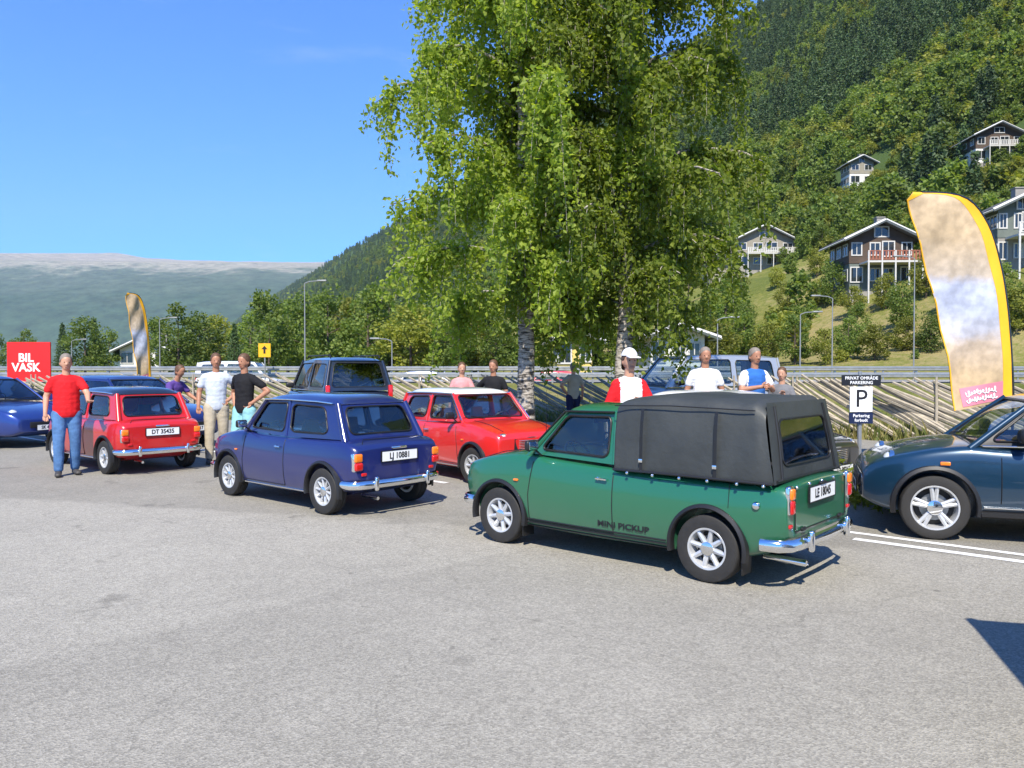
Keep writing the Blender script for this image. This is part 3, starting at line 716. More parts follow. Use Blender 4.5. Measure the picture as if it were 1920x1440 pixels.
def modern_car(name, label, loc, rz, paint, S, cat='car', group=None, detail=True, txt=None, wheel='modern', roofmat=None):
    """S: dict with L(xf,xr), W half width, H roof, belt, hood, cowl, A_top, C_base, C_top, axles, rt"""
    car = empty(name, (*loc, 0), rz); tag(car, label, cat, group)
    xf, xr, W, H = S['xf'], S['xr'], S['W'], S['H']; belt, hood = S['belt'], S['hood']; fa, ra = S['axles']
    L = xf-xr
    xs = sorted(set([xf, xf-.02, xf-.08, xf-.2, xf-.4, fa, (fa+S['cowl'])/2, S['cowl'], S['cowl']-.15, .3, 0, -.3, -.6, ra+.3, ra, ra-.25, xr+.3, xr+.12, xr+.04, xr]), reverse=True)
    P = dict(xs=xs, axles=(fa, ra), rt=S['rt'], ra=S['rt']+.045, az=.015, well=.26, wd=S.get('wd', .2),
             wid=[(xr, W*.80), (xr+.05, W*.88), (xr+.2, W*.955), (xr+.7, W*.99), (0, W), (fa-.2, W), (fa+.25, W*.97), (xf-.2, W*.88), (xf-.05, W*.76), (xf, W*.70)],
             zbot=[(xr, .36), (xr+.1, .27), (xr+.4, .22), (fa, .2), (xf-.15, .24), (xf, .34)],
             cabin=(S['C_base']+.05, S['cowl']-.1),
             ztop=[(xr, S.get('tail', belt-.18)), (xr+.04, S.get('tail', belt-.18)+.10), (xr+.12, belt+.0), (S['C_base'], belt+.02), (S['cowl']-.3, belt-.02), (S['cowl'], hood+.05), (fa, hood+.01), (xf-.35, hood-.06), (xf-.12, hood-.14), (xf-.03, hood-.24), (xf, hood-.30)])
    me = body_mesh(P, 'body'); me.materials.clear(); me.materials.append(M[paint]); me.materials.append(M['dark'])
    link('body', me, car); wheels(car, P, wheel)
    arch_flares(car, P, M['black'] if S.get('flares', True) else M[paint], .035 if S.get('flares', True) else .012)
    hw0, hw1 = W*.90, W*.70
    Ab, At = (S['cowl']-.02, hw0*.98, belt-.02), (S['A_top'], hw1, H-.07)
    xB = (S['A_top']+S['C_top'])/2 + S.get('bshift', 0)
    Bb, Bt = (xB-.0, hw0, belt-.01), (xB, hw1*1.01, H-.05)
    Cb, Ct = (S['C_base'], hw0*.94, belt), (S['C_top'], hw1*.96, H-.08)
    fl = lambda p: (p[0], -p[1], p[2]); pm = M[paint]; gm = M['glassdark'] if S.get('dark') else M['glass']
    for s in (1, -1):
        g = (lambda p: p) if s > 0 else fl
        for (a, b_, c_, d_, h0, nm) in ((Ab, Bb, Bt, At, (.05, .93, .10, .90), 'a'), (Bb, Cb, Ct, Bt, (.16, .95, .12, .88), 'c')):
            q = [g(a), g(b_), g(c_), g(d_)]
            F = patch(q[1], q[0], q[3], q[2], .02) if s > 0 else patch(q[0], q[1], q[2], q[3], .02)
            if F.n.y*s < 0: F.n.negate()
            hole = h0 if s > 0 else (1-h0[1], 1-h0[0], h0[2], h0[3])
            window_panel(F, hole, (.05, .14), car, M['black'] if S.get('blackpillars') else pm, 'side_window', panel='window_surround', glass=gm, seal=detail)
        b = MB(); b.tube([Vector(g(Ab))+Vector((.02, 0, -.03)), Vector(g(At))], [.035, .028], 8); b.build('pillar', pm, car, 60)
        b = MB(); b.tube([Vector(g(Cb))+Vector((0, 0, -.04)), Vector(g(Ct))], [.05, .04], 8); b.build('pillar', pm, car, 60)
        if detail:
            def sy(x, z):
                Wd = interp(P['wid'], x); T = interp(P['ztop'], x); B = interp(P['zbot'], x); t = (z-B)/(T-B)
                pr = [(0.90, 0.015), (0.955, 0.10), (0.99, 0.32), (1.0, 0.50), (0.992, 0.70), (0.965, 0.86), (0.93, 0.925), (0.87, 0.955)]
                for (a, b0), (c, d) in zip(pr, pr[1:]):
                    if b0 <= t <= d: return Wd*(a+(c-a)*(t-b0)/(d-b0))
                return Wd*.90
            P['sy'] = sy
            for x in (xB-.03, S['cowl']-.25):
                seam(car, [(x, s*(sy(x, z)+.0005), z) for z in [belt-.06-.07*i for i in range(int((belt-.32)/.07))]], .005)
            b = MB(); b.tube([(ra+S['rt']+.08, s*(sy(0, .27)+.012), .27), (fa-S['rt']-.08, s*(sy(0, .27)+.012), .27)], .035, 6); b.build('sill_trim', M['black'], car, 60)
            b = MB(); b.tube([(ra+S['rt']+.1, s*(sy(0, .34)+.012), .335), (fa-S['rt']-.1, s*(sy(0, .34)+.012), .335)], .008, 6); b.build('sill_strip', M['chrome'], car, 60)
            b = MB(); b.tube([(xB+.10, s*(sy(xB, belt-.14)+.022), belt-.13), (xB+.30, s*(sy(xB, belt-.14)+.022), belt-.13)], .014, 6); b.build('door_handle', M['chrome'], car, 60)
            mo = blockpart(car, 'wing_mirror', (S['cowl']-.42, s*(hw0+.12), belt+.09), (.10, .20, .13), M['black'], bev=.045, seg=4)
            blockpart(car, 'mirror_arm', (S['cowl']-.42, s*(hw0+.01), belt+.03), (.06, .08, .03), M['black'], parent=mo)
            blockpart(car, 'side_indicator', (fa-.08, s*(W+.004), hood-.16), (.09, .02, .035), M['lamp_o'])
            b = MB(); zz = belt+.0; b.tube([(S['cowl']-.1, s*(hw0+.01), zz-.02), (0, s*(hw0+.018), zz-.012), (S['C_base'], s*(hw0*.94+.018), zz)], .008, 5); b.build('waist_trim', M['chrome'], car, 60)
    F = patch(Ab, fl(Ab), fl(At), At, .06)
    if F.n.x < 0: F.n.negate()
    window_panel(F, (.03, .97, .06, .95), (.04, .10), car, M['black'], 'windscreen', panel='windscreen_frame', seal=False)
    if detail:
        b = MB()
        b.tube([F(.85, .05, .02), F(.45, .12, .02)], .008, 5); b.tube([F(.45, .05, .02), F(.08, .12, .02)], .008, 5); b.build('wiper', M['black'], car)
    F = patch(fl(Cb), Cb, Ct, fl(Ct), .04)
    if F.n.x > 0: F.n.negate()
    window_panel(F, (.08, .92, .12, .92), (.06, .14), car, pm, 'rear_window', panel='rear_window_frame', glass=gm, seal=detail)
    b = MB(); nu, nv = 14, 12; vs = []; xa, xb = S['A_top']+.01, S['C_top']-.03
    for i in range(nu+1):
        u = i/nu; x = xa+(xb-xa)*u; hw = hw1+.012-.03*u
        for j in range(nv+1):
            v = 2*j/nv-1; base = H-.075+.02*sin(pi*u); e1 = max(0, 1-abs(2*u-1)**5)
            vs.append((x, hw*v, base+.07*e1**.6*(1-abs(v)**4)**.6))
    b.add(vs, [(i*(nv+1)+j, i*(nv+1)+j+1, (i+1)*(nv+1)+j+1, (i+1)*(nv+1)+j) for i in range(nu) for j in range(nv)]); b.build('roof', M[roofmat or paint], car, 70)
    if S.get('rack'):
        for s in (1, -1):
            b = MB(); b.tube([(xa-.2, s*hw1*.9, H-.02), (xa-.3, s*hw1*.9, H+.05), (xb+.2, s*hw1*.9, H+.05), (xb+.12, s*hw1*.9, H-.02)], .016, 6); b.build('roof_rail', M['black'], car, 60)
    for s in (1, -1):
        light(car, 'headlight', (xf-.27, s*W*.66, hood-.19), .10, M['lamp_w'], depth=.07)
        t = blockpart(car, 'tail_light', (xr+.06, s*W*.80, belt-.12), (.10, .10, .24 if not S.get('tall') else .5), M['lamp_r'], bev=.02, seg=3)
    blockpart(car, 'grille', (xf-.005, 0, hood-.40), (.05, W*.9, .12), M['black'])
    blockpart(car, 'bumper', (xr+.02, 0, .42), (.14, W*1.62, .20), M['black'] if detail else pm, bev=.05, seg=3)
    plate(car, (xf+.025, 0, .42), pi/2, txt or 'SK 40217')
    plate(car, (xr-.058, 0, belt-.30), -pi/2, txt or 'SK 40217')
    P['rear_seat'] = xB-.55
    seats(car, P, xB+.05, belt+.02, 'seat')
    return car, P

S_hatch = dict(xf=1.80, xr=-1.83, W=.83, H=1.41, belt=.93, hood=.90, cowl=.86, A_top=.30, C_base=-1.66, C_top=-1.36, axles=(1.16, -1.31), rt=.308, wd=.195, blackpillars=True)
S_fam = dict(xf=2.10, xr=-2.05, W=.88, H=1.48, belt=.95, hood=.88, cowl=.90, A_top=.15, C_base=-1.95, C_top=-1.45, axles=(1.28, -1.32), rt=.31, wd=.2, flares=False)
S_suv = dict(xf=2.25, xr=-2.30, W=.94, H=1.90, belt=1.12, hood=1.06, cowl=1.05, A_top=.45, C_base=-2.22, C_top=-2.02, axles=(1.38, -1.40), rt=.37, wd=.24, rack=True, tall=True, dark=True)
S_van = dict(xf=2.30, xr=-2.55, W=.97, H=2.02, belt=1.15, hood=1.08, cowl=1.40, A_top=.72, C_base=-2.50, C_top=-2.40, axles=(1.45, -1.50), rt=.33, wd=.22, tall=True, flares=False)

# the row of classic cars: local frame of the row (u along the cars' heading, n across it, away from the camera)
CLASSICS = 'classic small cars parked in a line on the asphalt'
def row(u, n):
    hx, hy = -.753, .659; nx, ny = .659, .753
    return (1.90+u*hx+n*nx, 6.62+u*hy+n*ny)
RZ = math.atan2(.659, -.753)
pickup('pickup_truck', 'green classic pickup with a black canvas cover over its load bed, nearest the camera', row(1.09, .03), RZ, 'green', 'LE 18045', CLASSICS)
classic_mini('small_car', 'dark blue classic small car parked directly ahead of the green pickup', row(5.60, -.20), RZ, 'blue', 'navyroof' if False else None, 'LJ 10881', wheel='multi', group=CLASSICS)
classic_mini('small_car', 'red classic small car with a dark roof beside the man in the red shirt', row(11.0, -.40), RZ, 'red', 'blackpaint', 'DT 35435', wheel='mini', group=CLASSICS)
# facing the other way, in the next rank
classic_mini('small_car', 'bright red classic small car with a white roof facing right behind the blue one', (-.66, 12.55), radians(-52), 'brightred', 'white', 'DC 47160', group=CLASSICS, wheel='mini', seatcol='seatlight', steer=.15)
classic_mini('small_car', 'black classic small car with a white roof half hidden behind the green pickup', (3.0, 11.0), radians(-48), 'blackpaint', 'white', 'LD 98265', group=CLASSICS, wheel='mini', seatcol='seatlight')
modern_car('hatchback', 'dark blue modern hatchback with alloy wheels cut off by the right edge of the frame', (5.42, 8.0), radians(160), 'navy', S_hatch, group='modern cars at the meet', txt='DR 61094')
modern_car('hatchback', 'blue modern car at the left edge behind the red car', (-11.6, 17.6), radians(-25), 'midblue', S_fam, group='modern cars at the meet')
modern_car('hatchback', 'dark blue estate car parked behind the man in the red shirt', (-8.3, 17.4), radians(-30), 'blue', S_fam, group='modern cars at the meet', detail=False)
modern_car('off_roader', 'dark blue tall off-roader with roof rails parked behind the blue small car', (-4.6, 20.6), radians(118), 'suvblue', S_suv, cat='off-roader', detail=True)
modern_car('van', 'silver van parked under the birch behind the pickup', (5.2, 23.0), radians(200), 'silver', S_van, cat='van')
modern_car('van', 'unseen white van added just outside the right edge to cast the shadow on the asphalt', (4.95, 2.2), radians(-17), 'white', S_van, cat='van', detail=False)  # out of view; added as a stand-in caster for the lower right shadow
# ------------------------------------------------------------------ ground
def asphalt():
    m, nt, b = newmat('asphalt')
    tc = N(nt, 'ShaderNodeTexCoord'); P_ = tc.outputs['Object']; sep = N(nt, 'ShaderNodeSeparateXYZ'); nt.links.new(P_, sep.inputs[0])
    def noisen(scale, det, rough=.6): n = N(nt, 'ShaderNodeTexNoise', i_Scale=scale, i_Detail=det, i_Roughness=rough); nt.links.new(P_, n.inputs['Vector']); return n
    def mr(src, a, b_, c, d): n = N(nt, 'ShaderNodeMapRange', i_1=a, i_2=b_, i_3=c, i_4=d); nt.links.new(src, n.inputs[0]); return n.outputs[0]
    def mul(a, b_): n = N(nt, 'ShaderNodeMath', operation='MULTIPLY'); nt.links.new(a, n.inputs[0]); nt.links.new(b_, n.inputs[1]) if hasattr(b_, 'is_linked') else n.inputs[1].__setattr__('default_value', b_); return n.outputs[0]
    big = mr(noisen(.35, 6).outputs[0], .3, .7, .88, 1.10)
    mid = mr(noisen(3.5, 5, .75).outputs[0], .3, .72, .93, 1.06)
    vor = N(nt, 'ShaderNodeTexVoronoi', i_Scale=95.0); nt.links.new(P_, vor.inputs['Vector'])
    vs = N(nt, 'ShaderNodeSeparateColor'); nt.links.new(vor.outputs['Color'], vs.inputs[0])
    st = mr(vs.outputs[0], 0, 1, .77, 1.26)
    v2 = N(nt, 'ShaderNodeTexVoronoi', i_Scale=38.0); nt.links.new(P_, v2.inputs['Vector']); v2s = N(nt, 'ShaderNodeSeparateColor'); nt.links.new(v2.outputs['Color'], v2s.inputs[0])
    st2 = mr(v2s.outputs[1], 0, 1, .93, 1.08)
    # small dark tar and oil spots
    sp = mr(noisen(1.5, 3, .5).outputs[0], .665, .72, 1.0, .74)
    sp2 = mr(noisen(6.5, 2, .5).outputs[0], .72, .76, 1.0, .66)
    # edge of the older, coarser wearing course running diagonally, and a newer dark patch far left
    wob = noisen(1.2, 4)
    l1 = N(nt, 'ShaderNodeMath', operation='MULTIPLY_ADD', i_1=1.75); nt.links.new(sep.outputs[0], l1.inputs[0]); nt.links.new(sep.outputs[1], l1.inputs[2])   # y + 1.75 x
    l1 = N(nt, 'ShaderNodeMath', operation='MULTIPLY_ADD', i_1=-1.0); nt.links.new(sep.outputs[0], l1.inputs[0]); nt.links.new(sep.outputs[1], l1.inputs[2])
    e1 = N(nt, 'ShaderNodeMath', operation='MULTIPLY_ADD', i_1=.25); nt.links.new(wob.outputs[0], e1.inputs[0]); nt.links.new(l1.outputs[0], e1.inputs[2])
    seamv = mr(e1.outputs[0], 7.26, 7.34, .955, 1.06)
    l2 = N(nt, 'ShaderNodeMath', operation='MULTIPLY_ADD', i_1=.30); nt.links.new(sep.outputs[0], l2.inputs[0]); nt.links.new(sep.outputs[1], l2.inputs[2])
    e2 = N(nt, 'ShaderNodeMath', operation='MULTIPLY_ADD', i_1=.9); nt.links.new(wob.outputs[0], e2.inputs[0]); nt.links.new(l2.outputs[0], e2.inputs[2])
    patchv = mr(e2.outputs[0], 8.55, 8.75, 1.0, .80)
    # hairline cracks, only here and there
    dw = N(nt, 'ShaderNodeTexNoise', i_Scale=1.3, i_Detail=5.0); nt.links.new(P_, dw.inputs['Vector']); va = N(nt, 'ShaderNodeVectorMath', operation='MULTIPLY_ADD'); va.inputs[1].default_value = (.9, .9, 0); nt.links.new(dw.outputs['Color'], va.inputs[0]); nt.links.new(P_, va.inputs[2])
    vc = N(nt, 'ShaderNodeTexVoronoi', feature='DISTANCE_TO_EDGE', i_Scale=.42); nt.links.new(va.outputs[0], vc.inputs['Vector'])
    ck = mr(vc.outputs['Distance'], .0012, .004, .86, 1.0); msk = mr(noisen(.23, 3).outputs[0], .43, .53, 1.0, 0.0)
    cm = N(nt, 'ShaderNodeMath', operation='MAXIMUM'); nt.links.new(ck, cm.inputs[0]); nt.links.new(msk, cm.inputs[1])
    # sealed saw cut across the bays
    l3 = N(nt, 'ShaderNodeMath', operation='MULTIPLY_ADD', i_1=.875); nt.links.new(sep.outputs[0], l3.inputs[0]); nt.links.new(sep.outputs[1], l3.inputs[2])
    a3 = N(nt, 'ShaderNodeMath', operation='MULTIPLY_ADD', i_1=.05); nt.links.new(wob.outputs[0], a3.inputs[0]); nt.links.new(l3.outputs[0], a3.inputs[2]); s3 = N(nt, 'ShaderNodeMath', operation='SUBTRACT', i_1=5.35); nt.links.new(a3.outputs[0], s3.inputs[0]); b3 = N(nt, 'ShaderNodeMath', operation='ABSOLUTE'); nt.links.new(s3.outputs[0], b3.inputs[0])
    cut = mr(b3.outputs[0], .006, .013, .88, 1.0)
    v = mul(mul(mul(mul(big, mid), mul(st, st2)), mul(cm.outputs[0], cut)), mul(mul(sp, sp2), mul(seamv, patchv)))
    sc = N(nt, 'ShaderNodeVectorMath', operation='SCALE'); sc.inputs[0].default_value = (.282, .266, .226); nt.links.new(v, sc.inputs['Scale'])
    nt.links.new(sc.outputs[0], b.inputs['Base Color']); b.inputs['Roughness'].default_value = .88; b.inputs['Specular IOR Level'].default_value = .3
    bp = N(nt, 'ShaderNodeBump', i_Strength=.55, i_Distance=.006); nt.links.new(vor.outputs['Distance'], bp.inputs['Height']); nt.links.new(bp.outputs[0], b.inputs['Normal'])
    return m
M['asphalt'] = asphalt()
M['road'] = plain('road asphalt', (.19, .185, .18), .9, var=.12, scale=2)
M['line'] = plain('road paint', (.72, .72, .69), .6, var=.16, scale=9)

def grassmat(name, a, b_, c):
    m, nt, b = newmat(name); tc = N(nt, 'ShaderNodeTexCoord')
    n1 = N(nt, 'ShaderNodeTexNoise', i_Scale=.05, i_Detail=8.0, i_Roughness=.7); n2 = N(nt, 'ShaderNodeTexNoise', i_Scale=1.6, i_Detail=6.0, i_Roughness=.8)
    for n in (n1, n2): nt.links.new(tc.outputs['Object'], n.inputs['Vector'])
    r = N(nt, 'ShaderNodeValToRGB'); r.color_ramp.elements[0].position = .38; r.color_ramp.elements[0].color = (*a, 1); r.color_ramp.elements[1].position = .62; r.color_ramp.elements[1].color = (*b_, 1)
    e = r.color_ramp.elements.new(.50); e.color = (*c, 1)
    mx = N(nt, 'ShaderNodeMath', operation='MULTIPLY_ADD', i_1=.45, i_2=-.22); nt.links.new(n2.outputs[0], mx.inputs[0])
    ad = N(nt, 'ShaderNodeMath', operation='ADD'); nt.links.new(n1.outputs[0], ad.inputs[0]); nt.links.new(mx.outputs[0], ad.inputs[1])
    nt.links.new(ad.outputs[0], r.inputs[0])
    sp = N(nt, 'ShaderNodeSeparateXYZ'); nt.links.new(tc.outputs['Object'], sp.inputs[0]); zz = N(nt, 'ShaderNodeMath', operation='MULTIPLY_ADD', i_1=22.0); nt.links.new(n1.outputs[0], zz.inputs[0]); nt.links.new(sp.outputs[2], zz.inputs[2])
    zr = N(nt, 'ShaderNodeMapRange', i_1=36.0, i_2=50.0); nt.links.new(zz.outputs[0], zr.inputs[0]); mz = N(nt, 'ShaderNodeMix', data_type='RGBA'); mz.inputs['B'].default_value = (.060, .095, .028, 1); nt.links.new(zr.outputs[0], mz.inputs['Factor']); nt.links.new(r.outputs[0], mz.inputs['A'])
    nt.links.new(mz.outputs['Result'], b.inputs['Base Color']); b.inputs['Roughness'].default_value = .95; b.inputs['Specular IOR Level'].default_value = .1
    bp = N(nt, 'ShaderNodeBump', i_Strength=.8, i_Distance=.3); nt.links.new(n2.outputs[0], bp.inputs['Height']); nt.links.new(bp.outputs[0], b.inputs['Normal'])
    return m
M['meadow'] = grassmat('meadow', (.110, .135, .030), (.30, .25, .11), (.175, .185, .045))
M['grass'] = grassmat('grass', (.06, .10, .02), (.19, .175, .085), (.12, .135, .035))

def prof(q):
    return interp_lin([(-9000, .9), (40, .9), (60, 3.0), (84, 13.5), (101, 15.5), (125, 25), (157, 40), (250, 108), (340, 178), (430, 252), (520, 268), (700, 230), (1200, 150)], q)
def interp_lin(tab, x):
    if x <= tab[0][0]: return tab[0][1]
    for (a, va), (b, vb) in zip(tab, tab[1:]):
        if x <= b: return va+(vb-va)*(x-a)/(b-a)
    return tab[-1][1]
def ground_z(x, y):
    q = x+.45*y
    h = prof(q)
    if y < 50: # between the fence and the road
        t = max(0, min(1, (y-27)/11)); f = t*t*(3-2*t); k = max(0, min(1, (y-50+2)/10))
        h = .9*f + (h-.9)*max(0, min(1, (y-49.5)/12)) if y > 49.5 else .9*f
    else: h = .9+(h-.9)*max(0, min(1, (y-49.5)/12))
    if q > 60 and y > 62: h += (noise.noise(Vector((x*.012, y*.012, 0)))*9+noise.noise(Vector((x*.04, y*.04, 5)))*2.5)*min(1, (q-60)/120)
    if y > 2500: h -= 0
    return h
b = MB(); qs = [-9000, -5000, -2500, -1200, -600, -300, -150, -80, -40, -15, 5, 20, 32]+[40+7*i for i in range(90)]+[700, 900, 1300]
ts = [22, 27, 30, 33, 36, 38, 42, 46, 50]+[53+4*i for i in range(20)]+[133*1.045**i for i in range(1, 95)]
vs = [(q-.45*t, t, ground_z(q-.45*t, t)-.004) for t in ts for q in qs]; n = len(qs)
b.add(vs, [(i*n+j, i*n+j+1, (i+1)*n+j+1, (i+1)*n+j) for i in range(len(ts)-1) for j in range(n-1)])
o = b.build('terrain', M['meadow'], smooth=180); tag(o, kind='structure')
b = MB(); b.add([(-60, -25, 0), (60, -25, 0), (60, 26.0, 0), (-60, 30.0, 0)], [(0, 1, 2, 3)]); b.add([(-60, -25, -.8), (60, -25, -.8), (60, -25, 0), (-60, -25, 0)], [(0, 1, 2, 3)])
o = b.build('parking_lot', M['asphalt'], smooth=None); tag(o, kind='structure')
b = MB(); b.add([(-60, -25, -.75), (60, -25, -.75), (9000, -9000, -.8), (-9000, -9000, -.8)], [(3, 2, 1, 0)]); b.add([(60, -25, -.75), (60, 22, -.1), (9000, 22, -.1), (9000, -9000, -.8)], [(0, 3, 2, 1)]); b.add([(-60, -25, -.75), (-9000, -9000, -.8), (-9000, 22, -.1), (-60, 22, -.1)], [(0, 3, 2, 1)])
o = b.build('field', M['grass'], smooth=None); tag(o, kind='structure')
# country road beyond the fence
b = MB(); b.box((0, 43.4, .93), (400, 6.6, .05)); o = b.build('road', M['road'], smooth=None); tag(o, kind='structure')
b = MB(); b.box((0, 40.35, .957), (400, .12, .006)); b.box((0, 46.45, .957), (400, .12, .006))
o = b.build('road_edge_line', M['line'], smooth=None); tag(o, kind='structure')
b = MB()
for i in range(-24, 25): b.box((i*8.0, 43.4, .957), (3.0, .12, .006))
o = b.build('road_centre_line', M['line'], smooth=None); tag(o, kind='structure')
# bay lines
def bay(u0, u1, n0, wd=.11):
    b = MB(); p = []
    for u, s in ((u0, -1), (u1, -1), (u1, 1), (u0, 1)):
        x, y = row(u, n0+s*wd/2); p.append((x, y, .004))
    b.add(p, [(0, 1, 2, 3)] if True else []); o = b.build('bay_line', M['line'], smooth=None, loc=None); tag(o, kind='structure'); return o
bay(-3.9, -.35, 1.72); bay(-2.9, .0, 2.02, .09); bay(5.3, 7.1, 1.75); bay(10.5, 12.6, 1.75); bay(16, 22, .4)

# ------------------------------------------------------------------ vegetation
M['birchleaf'] = leafmat('birch leaves', (.150, .228, .030), (.320, .385, .060), .56)
M['leaf'] = leafmat('broad leaves', (.095, .155, .030), (.205, .260, .055), .44)
M['leaf2'] = leafmat('yellow green leaves', (.160, .190, .030), (.290, .295, .055), .44)
M['needle'] = leafmat('needles', (.042, .085, .032), (.090, .135, .045), .22)
M['bark'] = plain('bark', (.10, .075, .055), .9, var=.35, scale=6, bump=.5)
def birchbark():
    m, nt, b = newmat('birch bark'); tc = N(nt, 'ShaderNodeTexCoord'); mp = N(nt, 'ShaderNodeMapping'); mp.inputs['Scale'].default_value = (3, 3, 14)
    nz = N(nt, 'ShaderNodeTexNoise', i_Scale=1.6, i_Detail=5.0, i_Roughness=.7); nt.links.new(tc.outputs['Object'], mp.inputs[0]); nt.links.new(mp.outputs[0], nz.inputs['Vector'])
    r = N(nt, 'ShaderNodeValToRGB'); r.color_ramp.elements[0].position = .42; r.color_ramp.elements[0].color = (.03, .025, .02, 1); r.color_ramp.elements[1].position = .55; r.color_ramp.elements[1].color = (.45, .40, .34, 1)
    nt.links.new(nz.outputs[0], r.inputs[0]); nt.links.new(r.outputs[0], b.inputs['Base Color']); b.inputs['Roughness'].default_value = .8
    bp = N(nt, 'ShaderNodeBump', i_Strength=.4); nt.links.new(nz.outputs[0], bp.inputs['Height']); nt.links.new(bp.outputs[0], b.inputs['Normal'])
    return m
M['birchbark'] = birchbark()

def leafquad(vs, fs, p, s, rnd, droop=0.0, narrow=.7):
    a = Vector((rnd.gauss(0, 1), rnd.gauss(0, 1), rnd.gauss(0, .8)-droop)).normalized(); u = a.orthogonal().normalized(); t = rnd.random()*2*pi; w = a.cross(u); c = u*cos(t)+w*sin(t)
    b0 = len(vs); h = s*narrow*.5; c2 = a.cross(c)*s*.12
    vs += [p, p+a*s*.45+c*h+c2, p+a*s, p+a*s*.45-c*h+c2]; fs.append((b0, b0+1, b0+2, b0+3))

def birch(name, label, x, y, H, R, seed, nleaf=42000, lean=(0, 0), low=.13, leafs=.125, cat='tree', group=None, wide=1.0):
    rnd = random.Random(seed); z0 = ground_z(x, y) if y > 26 else 0
    root = empty(name, (x, y, z0)); tag(root, label, cat, group)
    tr = MB(); k = 14; pts = [Vector((lean[0]*(i/k)**1.3+.18*noise.noise(Vector((seed, i*.5, 0))), lean[1]*(i/k)**1.3+.18*noise.noise(Vector((seed, i*.5, 9))), H*.96*i/k)) for i in range(k+1)]
    tr.tube(pts, [.19*(1-i/k)**.8+.015 for i in range(k+1)], 10)
    lv, lf = [], []; twigs = []
    nb = 44
    for bi in range(nb):
        t = low+(1-low)*(bi+rnd.random()*.6)/nb; base = pts[min(k-1, int(t*k))].lerp(pts[min(k, int(t*k)+1)], t*k % 1)
        az = bi*2.4+rnd.uniform(-.4, .4); reach = R*wide*(sin(pi*min(1, (t-low)/(1-low)*.80+.24))**.75)*rnd.uniform(.75, 1.08)
        rise = rnd.uniform(.35, .75)*reach*.55; br = []
        for i in range(7):
            s = i/6; br.append(base+Vector((cos(az)*reach*s, sin(az)*reach*s, rise*sin(s*pi*.62)*1.05-reach*.20*s*s))+Vector((rnd.gauss(0, .06), rnd.gauss(0, .06), rnd.gauss(0, .05)))*s)
        tr.tube(br, [.055*(1-s/6.5)*(1-t*.5)+.008 for s in range(7)], 5, cap=False)
        for ti in range(int(11+reach*5)):
            s = rnd.uniform(.04, 1.0); q = min(5, int(s*6)); p = br[q].lerp(br[q+1], s*6 % 1 if s < 1 else 1)
            ln = rnd.uniform(.5, 1.9)*(.6+.5*s); side = Vector((rnd.gauss(0, 1), rnd.gauss(0, 1), 0))*.38; tw = []
            for i in range(5):
                w = i/4; tw.append(p+side*w*(1.2-w*.5)*.9+Vector((cos(az)*.15*w, sin(az)*.15*w, .12*w-ln*w*w)))
            tr.tube(tw, [.010, .008, .006, .004, .003], 3, cap=False); twigs.append((tw, ln))
    tot = sum(l for _, l in twigs)
    for tw, ln in twigs:
        m = max(4, int(nleaf*ln/tot))
        for _ in range(m):
            s = rnd.random()**.8*3.999; i = int(s); p = tw[i].lerp(tw[i+1], s-i)+Vector((rnd.gauss(0, .10), rnd.gauss(0, .10), rnd.gauss(0, .10)))
            if (Vector((root.location.x+p.x, root.location.y+p.y)) ).length < 3: continue
            leafquad(lv, lf, p, leafs*rnd.uniform(.6, 1.25), rnd, .9)
    tr.build('trunk', M['birchbark'], root, 60)
    me = bpy.data.meshes.new('crown'); me.from_pydata([tuple(p) for p in lv], [], lf); me.materials.append(M['birchleaf']); link('crown', me, root)
    return root

def crown_mesh(kind, seed, n, W=3.5, H=8, leafs=.5):
    """unit crowns: broad (rounded, clumped) or conifer"""
    rnd = random.Random(seed); vs, fs = [], []
    if kind == 'conifer':
        for i in range(n):
            t = rnd.random()**.75; z = H*(.08+.92*(1-t)); r = W*.95*(t**.85)*(.35+.65*rnd.random()**.5)*(1+.18*cos(z*7)); a = rnd.random()*2*pi
            p = Vector((cos(a)*r, sin(a)*r, z-.25*r)); leafquad(vs, fs, p, leafs*rnd.uniform(.6, 1.2), rnd, .5, .5)
    else:
        cl = []
        for i in range(26):
            t = rnd.random(); zz = H*(.16+.80*t); rr = W*sin(pi*(t*.78+.16))**.8*rnd.uniform(.35, .92); a = i*2.4+rnd.random(); cl.append((Vector((cos(a)*rr, sin(a)*rr, zz)), W*rnd.uniform(.24, .46)))
        for i in range(n):
            c, r = cl[rnd.randrange(len(cl))]; d = Vector((rnd.gauss(0, 1), rnd.gauss(0, 1), rnd.gauss(0, 1))).normalized()
            p = c+d*r*rnd.random()**.35; leafquad(vs, fs, p, leafs*rnd.uniform(.6, 1.25), rnd, 0.1, .8)
    return vs, fs
def tree_proto(kind, seed, n, W, H, leafs, mat):
    vs, fs = crown_mesh(kind, seed, n, W, H, leafs)
    me = bpy.data.meshes.new('crown'); me.from_pydata([tuple(p) for p in vs], [], fs); me.materials.append(mat)
    t = MB(); k = 6; t.tube([(noise.noise(Vector((seed, i, 0)))*.2, noise.noise(Vector((seed, i, 4)))*.2, H*.9*i/k-.3) for i in range(k+1)], [.035*H*(1-i/k)**.9*.55+.03 for i in range(k+1)], 7)
    rnd = random.Random(seed)
    if kind != 'conifer':
        for i in range(8):
            a = i*2.4; z = H*(.22+.07*i); t.tube([(0, 0, z), (cos(a)*W*.35, sin(a)*W*.35, z+H*.07), (cos(a)*W*.7, sin(a)*W*.7, z+H*.12)], [.05, .035, .015], 5)
    tm = t.mesh('trunk', M['bark'], 60)
    return me, tm
PR = {}
for i in range(4): PR['b%d' % i] = tree_proto('broad', 11+i, 2600, 3.3, 9.0, .42, M['leaf'])
